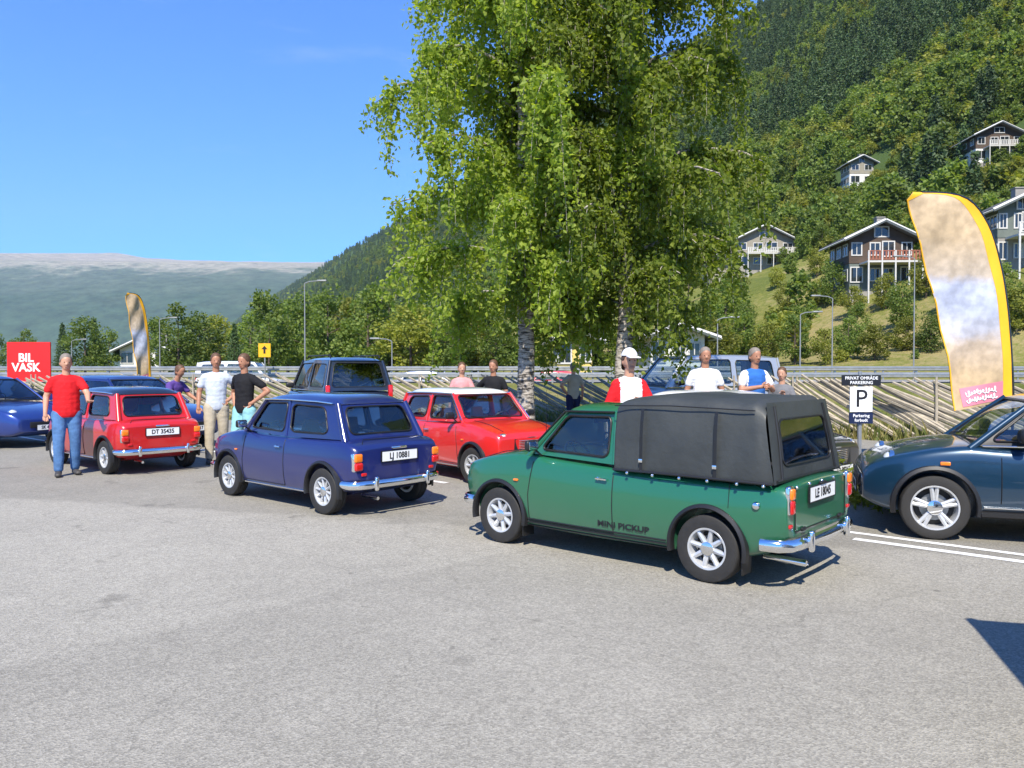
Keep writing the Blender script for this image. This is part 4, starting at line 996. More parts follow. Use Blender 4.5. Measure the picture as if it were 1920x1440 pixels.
for i in range(3): PR['y%d' % i] = tree_proto('broad', 31+i, 2400, 3.2, 7.5, .42, M['leaf2'])
for i in range(3): PR['c%d' % i] = tree_proto('conifer', 51+i, 2200, 2.4, 12.0, .55, M['needle'])
def plant_tree(x, y, key, s, label, group, name='tree', sink=0, sz=None):
    cm, tm = PR[key]; o = empty(name, (x, y, ground_z(x, y)-sink), random.random()*6.28); o.scale = (s, s, sz or s)
    tag(o, label, 'tree', group); link('crown', cm, o); link('trunk', tm, o); return o

# --- the big hanging birches in the middle of the picture
birch('birch_tree', 'left one of the two tall hanging birches, its trunk just left of the pickup cab', .35, 18.0, 15.0, 3.25, 3, 88000, (-.3, .2), low=.19)
birch('birch_tree', 'right one of the two tall hanging birches, its trunk behind the pickup canvas', 2.45, 17.6, 14.4, 2.85, 8, 82000, (.2, 0), low=.19)

# --- individual trees along the foot of the hill and in the valley
KIND = {'b': 'mid green broadleaf tree', 'y': 'light yellow green bushy tree', 'c': 'dark narrow spruce'}
PLACES = [(100, 'behind the red board at the far left'), (250, 'beyond the road left of the small flag'), (400, 'beyond the road right of the small flag'), (520, 'beyond the road above the two men'), (640, 'beyond the road above the dark off-roader'), (760, 'beyond the road left of the birches'), (900, 'beyond the road behind the left edge of the birch crown'), (1060, 'seen between the birch trunks beyond the road'), (1210, 'behind the hanging birch branches beyond the road'), (1330, 'just right of the birches beyond the road'), (1450, 'on the slope foot below the beige house'), (1560, 'beyond the road between the two lamp posts'), (1680, 'on the slope foot below the brown house'), (1800, 'beyond the road behind the feather flag'), (3000, 'beyond the road at the right edge')]
rt = random.Random(4)
def belt(px, Y, topy, key):
    x = (px-960)/1500*Y; gz = ground_z(x, Y); top = 1.65+(690-topy)/1500*Y; H = {'b': 8.9, 'y': 7.4, 'c': 12.0}[key[0]]
    s = max(.35, (top-gz)/H); pl = next(t for a_, t in PLACES if px < a_); size = 'tall ' if s > .95 else 'low ' if s < .68 else ''
    plant_tree(x, Y, key, s*rt.uniform(.95, 1.2) if key[0] != 'c' else s, size+KIND[key[0]]+' '+pl, {'b': 'broadleaf trees below the hill', 'y': 'bushy trees below the hill', 'c': 'spruces below the hill'}[key[0]], sz=s)
for px, Y, ty, key in [(-10, 120, 628, 'b0'), (45, 150, 622, 'b1'), (118, 130, 606, 'c0'), (160, 95, 600, 'b2'), (178, 160, 596, 'c1'), (205, 110, 622, 'b3'), (300, 100, 606, 'b0'), (335, 84, 578, 'b1'), (375, 95, 592, 'b2'), (410, 110, 600, 'y0'), (440, 90, 606, 'c2'),
        (470, 100, 590, 'b3'), (505, 80, 560, 'b0'), (540, 92, 572, 'b1'), (575, 85, 556, 'b2'), (615, 76, 552, 'b3'), (655, 88, 566, 'y1'), (690, 74, 548, 'b0'), (730, 80, 558, 'b1'), (770, 72, 575, 'y2'), (815, 78, 590, 'b2'), (850, 70, 580, 'b3'), (890, 74, 570, 'y0'), (930, 70, 590, 'b0'),
        (980, 72, 585, 'b1'), (1020, 72, 606, 'y1'), (1110, 74, 600, 'b2'), (1140, 64, 606, 'b3'), (1180, 72, 600, 'b0'), (1345, 68, 575, 'b1'), (1345, 62, 600, 'y2'), (1395, 66, 590, 'b3'), (1440, 64, 610, 'y0'), (1490, 62, 596, 'b0'), (1545, 60, 620, 'y1'), (1590, 62, 604, 'b1'), (1640, 60, 622, 'y2'), (1700, 62, 600, 'y0'), (1745, 60, 630, 'b2'), (1800, 60, 612, 'b3'), (1850, 62, 628, 'y1'), (1905, 60, 600, 'b0'), (1960, 60, 600, 'b1'),
        (1360, 90, 520, 'b2'), (1530, 86, 548, 'y0'), (1290, 95, 500, 'b3'), (1750, 84, 560, 'y1'), (1900, 80, 560, 'b0'), (1455, 100, 520, 'y2')]:
    belt(px, Y, ty, key)

# --- the wooded hillside: a mass of trees nobody could count
def solveY(px, sy, Y0=52):
    Y = Y0
    while Y < 1200:
        X = (px-960)/1500*Y; z = ground_z(X, Y)
        if 690-(z-1.65)*1500/Y <= sy: return X, Y, z
        Y += .5
    return (px-960)/1500*Y0, Y0, ground_z((px-960)/1500*Y0, Y0)
HOUSES = [(px_, solveY(px_, sy_)[1]+4.5) for px_, sy_ in ((1432, 506), (1650, 545), (1912, 505), (1868, 310), (1612, 352), (828, 604))]
def forest():
    rf = random.Random(12); pts = []; idx = []; scl = []; rot = []
    t = 60.0
    while t < 3600:
        step = min(3.3+t*.0055, 12.5)
        q = 52
        while q < 560:
            x = q-.45*t+rf.uniform(-.5, .5)*step; y = t+rf.uniform(-.5, .5)*step; q += step*rf.uniform(.8, 1.25)
            if y < 58 or x/y > .95: continue
            px = 960+1500*x/y; qq = x+.45*y
            dens = 1.0
            if qq < 122 and x > -4:
                dens = .07+.40*max(0, noise.noise(Vector((x*.03, y*.03, 3))))+(.3 if qq < 70 else 0)
                if qq > 108: dens += .25
            if rf.random() > dens: continue
            skip = False
            for hx, hy in HOUSES:
                X = (hx-960)/1500*hy
                d = hy-y; sp = (hx-960)/1500*y
                if (X-x)**2+(hy-y)**2 < 6.8**2: skip = True
                if 0 < d < 16 and abs(x-sp) < 7.5 and qq > 55: skip = True
            if skip: continue
            z = ground_z(x, y)
            con = noise.noise(Vector((x*.012, y*.012, 8)))+.0012*(qq-200)+rf.gauss(0, .16)
            k = (7+rf.randrange(3)) if con > .17 else (4+rf.randrange(3) if rf.random() < .34 else rf.randrange(4))
            s = rf.uniform(.62, 1.05) if k < 7 else rf.uniform(.75, 1.15)
            for hx, hy in HOUSES:
                if 0 < hy-y < 30 and abs(x-(hx-960)/1500*y) < 8: s = min(s, .30)
            if qq < 122 and x > -4: s *= rf.uniform(.35, .75)
            pts.append((x, y, z-.4)); idx.append(k); scl.append(s); rot.append(rf.random()*6.28)
        t += step
    # understorey and bushes filling the steep part above the houses
    for _ in range(5200):
        y = rf.uniform(70, 300); x = rf.uniform(-40, .8)*1.0*y if False else rf.uniform(-.1, .72)*y; qq = x+.45*y
        if qq < 112 or qq > 330: continue
        if any(((hx-960)/1500*hy-x)**2+(hy-y)**2 < 6.5**2 for hx, hy in HOUSES): continue
        pts.append((x, y, ground_z(x, y)-.3)); idx.append(rf.choice((0, 1, 2, 3, 4, 5, 6))); scl.append(rf.uniform(.22, .48)); rot.append(rf.random()*6.28)
    me = bpy.data.meshes.new('forest'); me.from_pydata(pts, [], [])
    for nm, ty, dat in (('idx', 'INT', idx), ('scl', 'FLOAT', scl), ('rot', 'FLOAT', rot)):
        a = me.attributes.new(nm, ty, 'POINT'); a.data.foreach_set('value', dat)
    o = link('forest', me); tag(o, kind='stuff'); o['label'] = 'dense mixed wood covering the steep hillside'
    o['category'] = 'forest'
    ng = bpy.data.node_groups.new('forest', 'GeometryNodeTree')
    ng.interface.new_socket('Geometry', in_out='INPUT', socket_type='NodeSocketGeometry'); ng.interface.new_socket('Geometry', in_out='OUTPUT', socket_type='NodeSocketGeometry')
    gi = ng.nodes.new('NodeGroupInput'); go = ng.nodes.new('NodeGroupOutput')
    inst = ng.nodes.new('GeometryNodeInstanceOnPoints'); inst.inputs['Pick Instance'].default_value = True
    g2i = ng.nodes.new('GeometryNodeGeometryToInstance')
    keys = ['b0', 'b1', 'b2', 'b3', 'y0', 'y1', 'y2', 'c0', 'c1', 'c2']
    for k in reversed(keys):
        cm, tm = PR[k]
        # lighter versions of the crowns for far use
        n = 620; kind = 'conifer' if k[0] == 'c' else 'broad'; W, H = {'b': (3.3, 9.0), 'y': (3.2, 7.5), 'c': (2.4, 12.0)}[k[0]]
        vs, fs = crown_mesh(kind, hash(k) % 97 if False else 70+keys.index(k), n, W, H, .95 if kind != 'conifer' else 1.0)
        m2 = bpy.data.meshes.new('far_crown'); m2.from_pydata([tuple(p) for p in vs], [], fs); m2.materials.append({'b': M['leaf'], 'y': M['leaf2'], 'c': M['needle']}[k[0]])
        ob = bpy.data.objects.new('far_crown', m2)
        oi = ng.nodes.new('GeometryNodeObjectInfo'); oi.inputs['Object'].default_value = ob; oi.inputs['As Instance'].default_value = True
        ng.links.new(oi.outputs['Geometry'], g2i.inputs[0])
    def attr(nm, ty):
        a = ng.nodes.new('GeometryNodeInputNamedAttribute'); a.data_type = ty; a.inputs[0].default_value = nm; return a.outputs[0]
    ng.links.new(gi.outputs[0], inst.inputs['Points']); ng.links.new(g2i.outputs[0], inst.inputs['Instance'])
    ng.links.new(attr('idx', 'INT'), inst.inputs['Instance Index']); ng.links.new(attr('scl', 'FLOAT'), inst.inputs['Scale'])
    cb = ng.nodes.new('ShaderNodeCombineXYZ'); ng.links.new(attr('rot', 'FLOAT'), cb.inputs[2]); ng.links.new(cb.outputs[0], inst.inputs['Rotation'])
    ng.links.new(inst.outputs[0], go.inputs[0])
    md = o.modifiers.new('forest', 'NODES'); md.node_group = ng
    print('FOREST', len(pts))
forest()

# --- the far mountain across the valley
def mountain():
    m, nt, b = newmat('mountain'); tc = N(nt, 'ShaderNodeTexCoord'); sp = N(nt, 'ShaderNodeSeparateXYZ'); nt.links.new(tc.outputs['Object'], sp.inputs[0])
    nz = N(nt, 'ShaderNodeTexNoise', i_Scale=.0028, i_Detail=10.0, i_Roughness=.72); nt.links.new(tc.outputs['Object'], nz.inputs['Vector'])
    ad = N(nt, 'ShaderNodeMath', operation='MULTIPLY_ADD', i_1=640.0); nt.links.new(nz.outputs[0], ad.inputs[0]); nt.links.new(sp.outputs[2], ad.inputs[2])
    mr = N(nt, 'ShaderNodeMapRange', i_1=640.0, i_2=1330.0); nt.links.new(ad.outputs[0], mr.inputs[0])
    r = N(nt, 'ShaderNodeValToRGB'); cr = r.color_ramp; cr.elements[0].color = (.040, .065, .035, 1); cr.elements[1].color = (.30, .255, .19, 1); e = cr.elements.new(.45); e.color = (.075, .095, .06, 1); e = cr.elements.new(.60); e.color = (.25, .23, .17, 1); e = cr.elements.new(.80); e.color = (.25, .22, .165, 1)
    nt.links.new(mr.outputs[0], r.inputs[0])
    n3 = N(nt, 'ShaderNodeTexNoise', i_Scale=.012, i_Detail=8.0, i_Roughness=.85); nt.links.new(tc.outputs['Object'], n3.inputs['Vector'])
    m3 = N(nt, 'ShaderNodeMapRange', i_1=.3, i_2=.7, i_3=.3, i_4=1.9); nt.links.new(n3.outputs[0], m3.inputs[0]); sc = N(nt, 'ShaderNodeVectorMath', operation='SCALE'); nt.links.new(r.outputs[0], sc.inputs[0]); nt.links.new(m3.outputs[0], sc.inputs['Scale'])
    nt.links.new(sc.outputs[0], b.inputs['Base Color']); b.inputs['Roughness'].default_value = 1.0; b.inputs['Specular IOR Level'].default_value = 0
    D = 9000; ridge = [(-900, 480), (-400, 494), (0, 497), (60, 494), (130, 485), (180, 478), (215, 474), (245, 479), (275, 484), (330, 488), (460, 491), (640, 493), (760, 500), (1000, 520), (1400, 540)]
    b_ = MB(); xs = [(-1500+14*i) for i in range(210)]; vs = []; rows = 34
    for j in range(rows+1):
        t = j/rows
        for px in xs:
            X = (px-960)/1500*D; zr = 1.65+(690-interp_lin(ridge, px))/1500*D
            y = 3800+(D-3800)*t; h = zr*(1.15*t**.62 if t < .6 else 1.15*.6**.62+(1-1.15*.6**.62)*((t-.6)/.4))
            nn = noise.noise(Vector((X*.0007, y*.0007, 1)))*140*sin(pi*t)+noise.noise(Vector((X*.003, y*.003, 2)))*45*min(1, 4*(1-t)+.12)
            h = min(h+nn*(.4+.6*t), (zr-4)*y/D*1.0 if t < .999 else 1e9) if t < 1 else zr+noise.noise(Vector((X*.004, 0, 0)))*8
            vs.append((X, y, h+.5))
    n = len(xs)
    b_.add(vs, [(i*n+j, i*n+j+1, (i+1)*n+j+1, (i+1)*n+j) for i in range(rows) for j in range(n-1)])
    o = b_.build('mountain', m, smooth=180); tag(o, kind='structure')
mountain()
# haze
b = MB(); b.add([(x, y, z) for z in (-3, 1900) for x, y in ((-9500, -9500), (9500, -9500), (9500, 9600), (-9500, 9600))], [(3, 2, 1, 0), (4, 5, 6, 7), (0, 1, 5, 4), (1, 2, 6, 5), (2, 3, 7, 6), (3, 0, 4, 7)])
hm = bpy.data.materials.new('haze'); hm.use_nodes = True; nt = hm.node_tree; nt.nodes.clear(); ho = N(nt, 'ShaderNodeOutputMaterial'); pv = N(nt, 'ShaderNodeVolumePrincipled'); pv.inputs['Density'].default_value = HAZE = 6.5e-5; pv.inputs['Color'].default_value = (.58, .80, 1.0, 1); pv.inputs['Anisotropy'].default_value = .0
nt.links.new(pv.outputs[0], ho.inputs['Volume'])
o = b.build('haze', hm, smooth=None); tag(o, kind='stuff')
# ------------------------------------------------------------------ houses on the slope
M['darkwood'] = plain('dark brown cladding', (.075, .050, .034), .8, var=.25, scale=2)
M['palewood'] = plain('beige cladding', (.26, .235, .185), .8, var=.15, scale=2)
M['greywood'] = plain('grey green cladding', (.12, .14, .12), .8, var=.15, scale=2)
M['whitewall'] = plain('white wall', (.74, .73, .68), .8, var=.08, scale=2)
M['yellowwall'] = plain('yellow wall', (.62, .48, .14), .8, var=.08, scale=2); M['masonry'] = plain('grey masonry', (.27, .255, .23), .9, var=.15, scale=1.5)
M['trim'] = plain('white trim', (.52, .51, .48), .7, var=.1)
M['redtrim'] = plain('red brown railing', (.28, .09, .05), .7)
M['slate'] = plain('slate roof', (.085, .083, .080), .7, var=.25, scale=3, bump=.4, bscale=6)
M['pane'] = plain('window pane', (.02, .025, .03), .06, spec=.9)

def house(name, label, x, y, z, rz, w, d, wall, wall2, storeys=2, roofm='slate', pitch=.42, balcony=True, base='masonry', rail='trim', group='houses on the hillside', nwin=4, gable_front=True, cat='house', wing=False):
    r = empty(name, (x, y, z), rz); tag(r, label, cat, group); hs = 2.6; H = hs*storeys; bw = .9
    b = MB(); b.box((0, d/2, -1.3), (w, d, 5.2 if base else 2.6)); b.build('foundation', M[base], r)
    for k in range(storeys):
        b = MB(); b.box((0, d/2, 1.3+hs*k+hs/2), (w+.1*(k > 0), d+.1*(k > 0), hs)); b.build('wall', M[wall if k == storeys-1 else wall2], r)
    top = 1.3+H; rh = (w/2)*pitch*1.15
    # gable towards the viewer: ridge along y
    b = MB(); b.add([(-w/2, 0, top), (w/2, 0, top), (0, 0, top+rh*.97), (-w/2, d, top), (w/2, d, top), (0, d, top+rh*.97)], [(0, 1, 2), (3, 5, 4), (0, 3, 4, 1)]); b.build('gable', M[wall], r)
    ov = .9; ro = empty('roof', (0, 0, 0), 0, r)
    for s in (1, -1):
        b = MB(); e = 1+ov/(w/2)
        p = [(0, -ov*1.2, top+rh+.02), (s*w/2*e, -ov*1.2, top+rh-rh*e+.02), (s*w/2*e, d+ov, top+rh-rh*e+.02), (0, d+ov, top+rh+.02)]
        q = [(a, c, h+.22) for a, c, h in p]; vs = p+q
        f = [(0, 1, 2, 3), (7, 6, 5, 4), (0, 4, 5, 1), (1, 5, 6, 2), (2, 6, 7, 3), (3, 7, 4, 0)]
        b.add(vs, f); b.build('roof_slope', M[roofm], ro, None)
        b = MB(); b.tube([(0, -ov*1.2-.03, top+rh+.08), (s*w/2*e, -ov*1.2-.03, top+rh-rh*e+.08)], .17, 4); b.build('bargeboard', M['trim'], ro, None)
        b = MB(); b.tube([(s*w/2*e, -ov*1.2, top+rh-rh*e+.06), (s*w/2*e, d+ov, top+rh-rh*e+.06)], .10, 4); b.build('gutter', M['trim'], ro, None)
    b = MB(); b.box((w*.18, d*.6, top+rh*.9+.4), (.8, .8, 1.6)); b.box((w*.18, d*.6, top+rh*.9+1.24), (.95, .95, .1)); b.build('chimney', M['masonry'], ro)
    def win(cx, cz, ww, wh, face='f'):
        e = empty('window', (0, 0, 0), 0, r)
        if face == 'f': T = lambda a, h, o: (cx+a, -.06-o, cz+h)
        elif face == 'l': T = lambda a, h, o: (-w/2-.06-o, cx+a, cz+h)
        def bx(a, h, da, dh, o, t, nm, m):
            bb = MB(); c = T(a, h, o); bb.box(c, (da, t, dh) if face == 'f' else (t, da, dh)); bb.build(nm, M[m], e, None)
        bx(0, 0, ww, wh, .0, .03, 'pane', 'pane')
        bb = MB()
        for (a, h, da, dh) in ((-ww/2, 0, .12, wh+.12), (ww/2, 0, .12, wh+.12), (0, wh/2, ww-.12, .12), (0, -wh/2, ww-.12, .12), (0, 0, .07, wh-.12)):
            c = T(a, h, .02); bb.box(c, (da, .07, dh) if face == 'f' else (.07, da, dh))
        bb.build('window_frame', M['trim'], e, None)
    for k in range(storeys):
        zc = 1.3+hs*k+1.45
        for i in range(nwin):
            cx = -w/2+w*(i+.5)/nwin+(.15 if i % 2 else -.1); ww = min(w/nwin*.62, 1.7) if (i+k) % 3 else min(w/nwin*.75, 2.3)
            win(cx, zc, ww, 1.25 if (i+k) % 3 else 1.5)
        for i in range(3): win(d*(i+.5)/3, zc, 1.2, 1.15, 'l')
    win(0, top+rh*.38, min(w*.22, 1.8), 1.0)
    if balcony:
        z0 = 1.3+hs*(storeys-1)
        bo = MB(); bo.box((w*.08, -1.2, z0-.09), (w*.86, 2.2, .18)); bb = bo.build('balcony', M['trim'], r, None)
        q = MB(); q.box((w*.08, -2.28, z0+.95), (w*.86, .07, .09)); q.box((w*.08, -2.28, z0+.12), (w*.86, .07, .09)); q.build('railing', M[rail], bb, None)
        for i in range(5):
            q = MB(); q.box((w*.08-w*.43+.1+(w*.86-.2)*i/4, -2.26, (z0+1)/2-1), (.14, .12, z0+3.0)); q.build('post', M['trim'], bb, None)
        q = MB(); n = int(w*.86/.32)
        for i in range(n): q.box((w*.08-w*.43+.2+i*.32, -2.28, z0+.53), (.17, .03, .74))
        o = q.build('baluster', M[rail], bb, None); o['kind'] = 'stuff'
    if wing:
        b = MB(); b.box((-w*.5-2.2, d*.35, .6), (4.4, d*.6, 4.2)); b.build('wall', M[wall], r, None)
        b = MB(); b.add([(-w*.5-4.9, -.6, 2.7), (-w*.5+.2, -.6, 2.7), (-w*.5-2.3, -.6, 4.5), (-w*.5-4.9, d*.7, 2.7), (-w*.5+.2, d*.7, 2.7), (-w*.5-2.3, d*.7, 4.5)], [(0, 1, 2), (3, 5, 4), (0, 2, 5, 3), (1, 4, 5, 2), (0, 3, 4, 1)]); b.build('side_roof', M[roofm], r, None)
        for s in (-1, 1):
            b = MB(); b.tube([(-w*.5-2.3, -.68, 4.55), (-w*.5-2.3+s*2.6, -.68, 2.75)], .15, 4); b.build('bargeboard', M['trim'], r, None)
    return r
def put_house(px, sy, wpx, label, **kw):
    X, Y, z = solveY(px, sy); w = wpx/1500*Y; rz = kw.pop('rz', None)
    f = math.atan2(-X, Y) if rz is None else rz
    house('house', label, X, Y, z-1.2, f, w, w*.9, **kw)
put_house(1432, 506, 112, 'beige wooden house with white eaves and a low wing, left of the brown house', wall='palewood', wall2='masonry', wing=True, rz=.02)
put_house(1650, 545, 116, 'dark brown wooden house with a long balcony, left of the large feather flag', wall='darkwood', wall2='greywood', rail='redtrim', rz=-.05)
put_house(1912, 505, 84, 'grey house with a dark roof behind the large feather flag at the right edge', wall='greywood', wall2='masonry', rz=-.1)
put_house(1868, 310, 84, 'black house with white balcony high on the slope near the right edge', wall='darkwood', wall2='whitewall', rz=-.05)
put_house(1612, 352, 44, 'small pale house high on the wooded slope left of the black house', wall='palewood', wall2='whitewall', nwin=2, balcony=False, rz=0)
put_house(828, 604, 46, 'white house with a dark roof among the trees left of the birches', wall='whitewall', wall2='whitewall', nwin=3, balcony=False, rz=.2)
put_house(560, 604, 30, 'small white house far up the valley among trees', wall='whitewall', wall2='whitewall', nwin=2, balcony=False, rz=.1, storeys=1)
house('house', 'white two storey building with small windows seen through the birch branches', 12.0, 58.0, .1, 0, 3.9, 6, 'whitewall', 'whitewall', 1, balcony=False, nwin=3, pitch=.3, group=None)
house('house', 'small yellow cabin behind the birch trunks beyond the road', 4.7, 60.0, .0, 0, 2.6, 4, 'yellowwall', 'yellowwall', 1, balcony=False, nwin=2, pitch=.4, group=None)
house('house', 'low white farm building far left beyond the road', -50.5, 110.0, .3, .1, 6.5, 8, 'whitewall', 'whitewall', 1, balcony=False, nwin=3, group=None)

# ------------------------------------------------------------------ guardrail along the road
def guardrail(y, z0, label):
    g = empty('guardrail', (0, y, z0)); tag(g, label, 'guardrail')
    pm = MB(); pm.box((0, .06, .35), (.09, .06, .95)); pme = pm.mesh('post', M['steel'])
    for i in range(-20, 26): link('post', pme, g, (i*2.0, 0, 0))
    prof_ = [(-.155, .0), (-.12, -.045), (-.06, -.05), (0, -.01), (.06, -.05), (.12, -.045), (.155, .0)]
    for zz in (.72, .38):
        b = MB(); vs = []
        for x in (-90, 90): vs += [(x, yy, zz+h*.7) for h, yy in prof_]
        for x in (-90, 90): vs += [(x, yy+.012, zz+h*.7) for h, yy in prof_]
        n = 7; b.add(vs, [(j, j+1, n+j+1, n+j) for j in range(6)]+[(2*n+j, 3*n+j, 3*n+j+1, 2*n+j+1) for j in range(6)]); b.build('rail', M['steel'], g, 40)
guardrail(39.6, .9, 'grey double rail guardrail along the near side of the country road')
guardrail(47.4, .9, 'grey double rail guardrail along the far side of the country road')

# ------------------------------------------------------------------ slanted split rail fence (skigard)
def skigard():
    f = empty('split_rail_fence', (0, 0, 0)); tag(f, 'weathered split rail fence with slanting rails at the edge of the car park', 'fence')
    poly = [(-24, 26.5), (-14, 25.2), (-5, 26.4), (3.5, 24.2), (9.0, 17.8), (16, 13.6), (26, 11.5)]
    rails = []
    for k in range(5):
        b = MB(); L = 2.5; rnd = random.Random(k); pts = [(L*(i/4-.5), rnd.uniform(-.02, .02), rnd.uniform(-.02, .02)) for i in range(5)]; b.tube(pts, [.030, .042, .048, .040, .028], 5); rails.append(b.mesh('rail', M['wood'], None))
    pb = MB(); pb.tube([(0, 0, -.1), (.01, 0, .8), (0, .01, 1.45)], [.04, .036, .022], 6); pme = pb.mesh('post', M['wood'], 60)
    cnt = 0; acc = 0; rnd = random.Random(5)
    for (x0, y0), (x1, y1) in zip(poly, poly[1:]):
        L = sqrt((x1-x0)**2+(y1-y0)**2); a = math.atan2(y1-y0, x1-x0); s = 0
        while s < L:
            x, y = x0+cos(a)*s, y0+sin(a)*s
            far = x < 7
            # a slanting rail: high end left, low end right
            z = .66+rnd.uniform(-.08, .10)
            o = link('rail', rails[rnd.randrange(5)], f, (x, y+rnd.uniform(-.05, .05), z)); o.scale = (1.15, 1, 1); o.rotation_euler = (rnd.uniform(-.1, .1), radians(27+rnd.uniform(-4, 4)), a); cnt += 1
            s += .20 if far else .135
        s = .4
        while s < L:
            for d in (-.10, .10): link('post', pme, f, (x0+cos(a)*s-sin(a)*d, y0+sin(a)*s+cos(a)*d, 0))
            s += 1.7
    print('RAILS', cnt)
skigard()

# grass growing along the fence and on the verge: uncountable
def tufts():
    rnd = random.Random(9); vs, fs = [], []
    poly = [(-24, 26.5), (-14, 25.2), (-5, 26.4), (3.5, 24.2), (9.0, 17.8), (16, 13.6), (26, 11.5)]
    for _ in range(26000):
        k = rnd.random()**1.0*5.999; i = int(k); t = k-i; (x0, y0), (x1, y1) = poly[i], poly[i+1]
        x = x0+(x1-x0)*t; y = y0+(y1-y0)*t+rnd.random()**1.5*7-.5
        z = ground_z(x, y) if y > 26.5 else 0
        h = rnd.uniform(.12, .42)*(1.5 if rnd.random() < .15 else 1); a = rnd.random()*6.28; w = rnd.uniform(.015, .04); b0 = len(vs)
        lean = Vector((rnd.gauss(0, .12), rnd.gauss(0, .12), 0)); p = Vector((x, y, z-.02)); c = Vector((cos(a)*w, sin(a)*w, 0))
        vs.extend([p-c, p+c, p+lean*.5+Vector((0, 0, h*.6))+c*.6, p+lean+Vector((0, 0, h))]); fs.append((b0, b0+1, b0+2, b0+3))
    me = bpy.data.meshes.new('tall_grass'); me.from_pydata([tuple(v) for v in vs], [], fs); me.materials.append(M['straw']); o = link('tall_grass', me); tag(o, kind='stuff')
M['straw'] = leafmat('grass blades', (.09, .13, .025), (.30, .25, .10), .3)
tufts()
# sunlit weeds at the asphalt edge behind the pickup's tail, and the verge they grow in
b = MB(); pts = [(2.5, 24.0), (3.6, 23.7), (9.1, 17.4), (16, 13.2), (27, 11.0), (60, 11.0), (60, 26.6), (2.5, 26.6)]
b.add([(x, y, .006) for x, y in pts], [tuple(range(8))]); o = b.build('verge', M['grass'], smooth=None); tag(o, kind='structure')

# a clump of weeds at the asphalt edge between the pickup's tail and the blue hatchback
g = empty('weed_clump', (4.30, 9.55, 0)); tag(g, 'bright yellow green clump of weeds between the pickup tail and the blue hatchback', 'plant')
rnd = random.Random(77); vs, fs = [], []; M['weed'] = leafmat('weed leaves', (.20, .26, .03), (.36, .40, .05), .4); st_ = MB()
for _ in range(46):
    bx, by = rnd.gauss(0, .13), rnd.gauss(0, .22); h = rnd.uniform(.22, .60); tx, ty = bx+rnd.gauss(0, .08), by+rnd.gauss(0, .08); st_.tube([(bx, by, 0), ((bx+tx)/2, (by+ty)/2, h*.5), (tx, ty, h)], [.006, .004, .002], 4)
    for k in range(16): t = rnd.uniform(.1, 1); leafquad(vs, fs, Vector((bx+(tx-bx)*t, by+(ty-by)*t, h*t)), rnd.uniform(.06, .13), rnd, -.3, .45)
st_.build('stem', M['weed'], g)['kind'] = 'stuff'
me = bpy.data.meshes.new('leaves'); me.from_pydata([tuple(p) for p in vs], [], fs); me.materials.append(M['weed']); tag(link('leaves', me, g), kind='stuff')
# shrubs on the slope and along the fence
def shrub(x, y, s, key, label, group):
    o = plant_tree(x, y, key, s, label, group, name='shrub'); o['category'] = 'shrub'; return o
for i, (px, sy, s) in enumerate([(1330, 600, .42), (1380, 560, .5), (1400, 630, .4), (1475, 590, .45), (1500, 640, .35), (1530, 520, .45), (1560, 575, .5), (1600, 600, .4), (1605, 648, .38), (1660, 580, .42), (1690, 625, .45), (1735, 560, .5), (1745, 500, .5), (1780, 590, .4), (1820, 560, .5), (1840, 620, .42), (1880, 585, .4), (1905, 630, .45), (1540, 470, .5), (1500, 455, .4), (1760, 430, .55), (1300, 540, .5)]):
    X, Y, z = solveY(px, sy); shrub(X, Y, s, 'y%d' % (i % 3) if i % 2 else 'b%d' % (i % 4), ('yellow green' if i % 2 else 'mid green')+' rounded shrub on the meadow slope '+('just right of the birches' if px < 1450 else 'between the beige and the brown house' if px < 1590 else 'below the brown house' if px < 1720 else 'behind the feather flag'), 'shrubs on the meadow slope')

# ------------------------------------------------------------------ lamp posts
for px, Y, ty, side, lb in [(572, 49, 532, 1, 'slim grey lamp post left of the birches beyond the road'), (300, 60, 600, 1, 'slim grey lamp post beyond the off-roader far left'), (735, 49, 640, -1, 'short grey lamp post beside the birch crown on the left'), (1500, 49, 590, 1, 'slim grey lamp post beyond the road behind the group of men'), (1560, 50, 560, -1, 'slim grey lamp post in front of the brown house'), (1713, 50, 486, -1, 'tallest grey lamp post just left of the large feather flag'), (1345, 49, 600, 1, 'slim grey lamp post under the beige house'), (135, 70, 640, 1, 'far slim lamp post above the man in the red shirt')]:
    X = (px-960)/1500*Y; g = empty('street_lamp', (X, Y, .9)); tag(g, lb, 'street lamp', 'street lamps along the road'); H = 1.65+(690-ty)/1500*Y-.9
    b = MB(); b.tube([(0, 0, 0), (0, 0, H*.5), (0, 0, H)], [.05, .04, .03], 8); b.build('pole', M['pole'], g, 60)
    b = MB(); b.tube([(0, 0, H), (side*.3, 0, H+.12), (side*.8, 0, H+.16)], .03, 6); b.build('arm', M['pole'], g, 60)
    blockpart(g, 'lamp_head', (side*1.05, 0, H+.17), (.6, .2, .10), M['pole'], bev=.04)

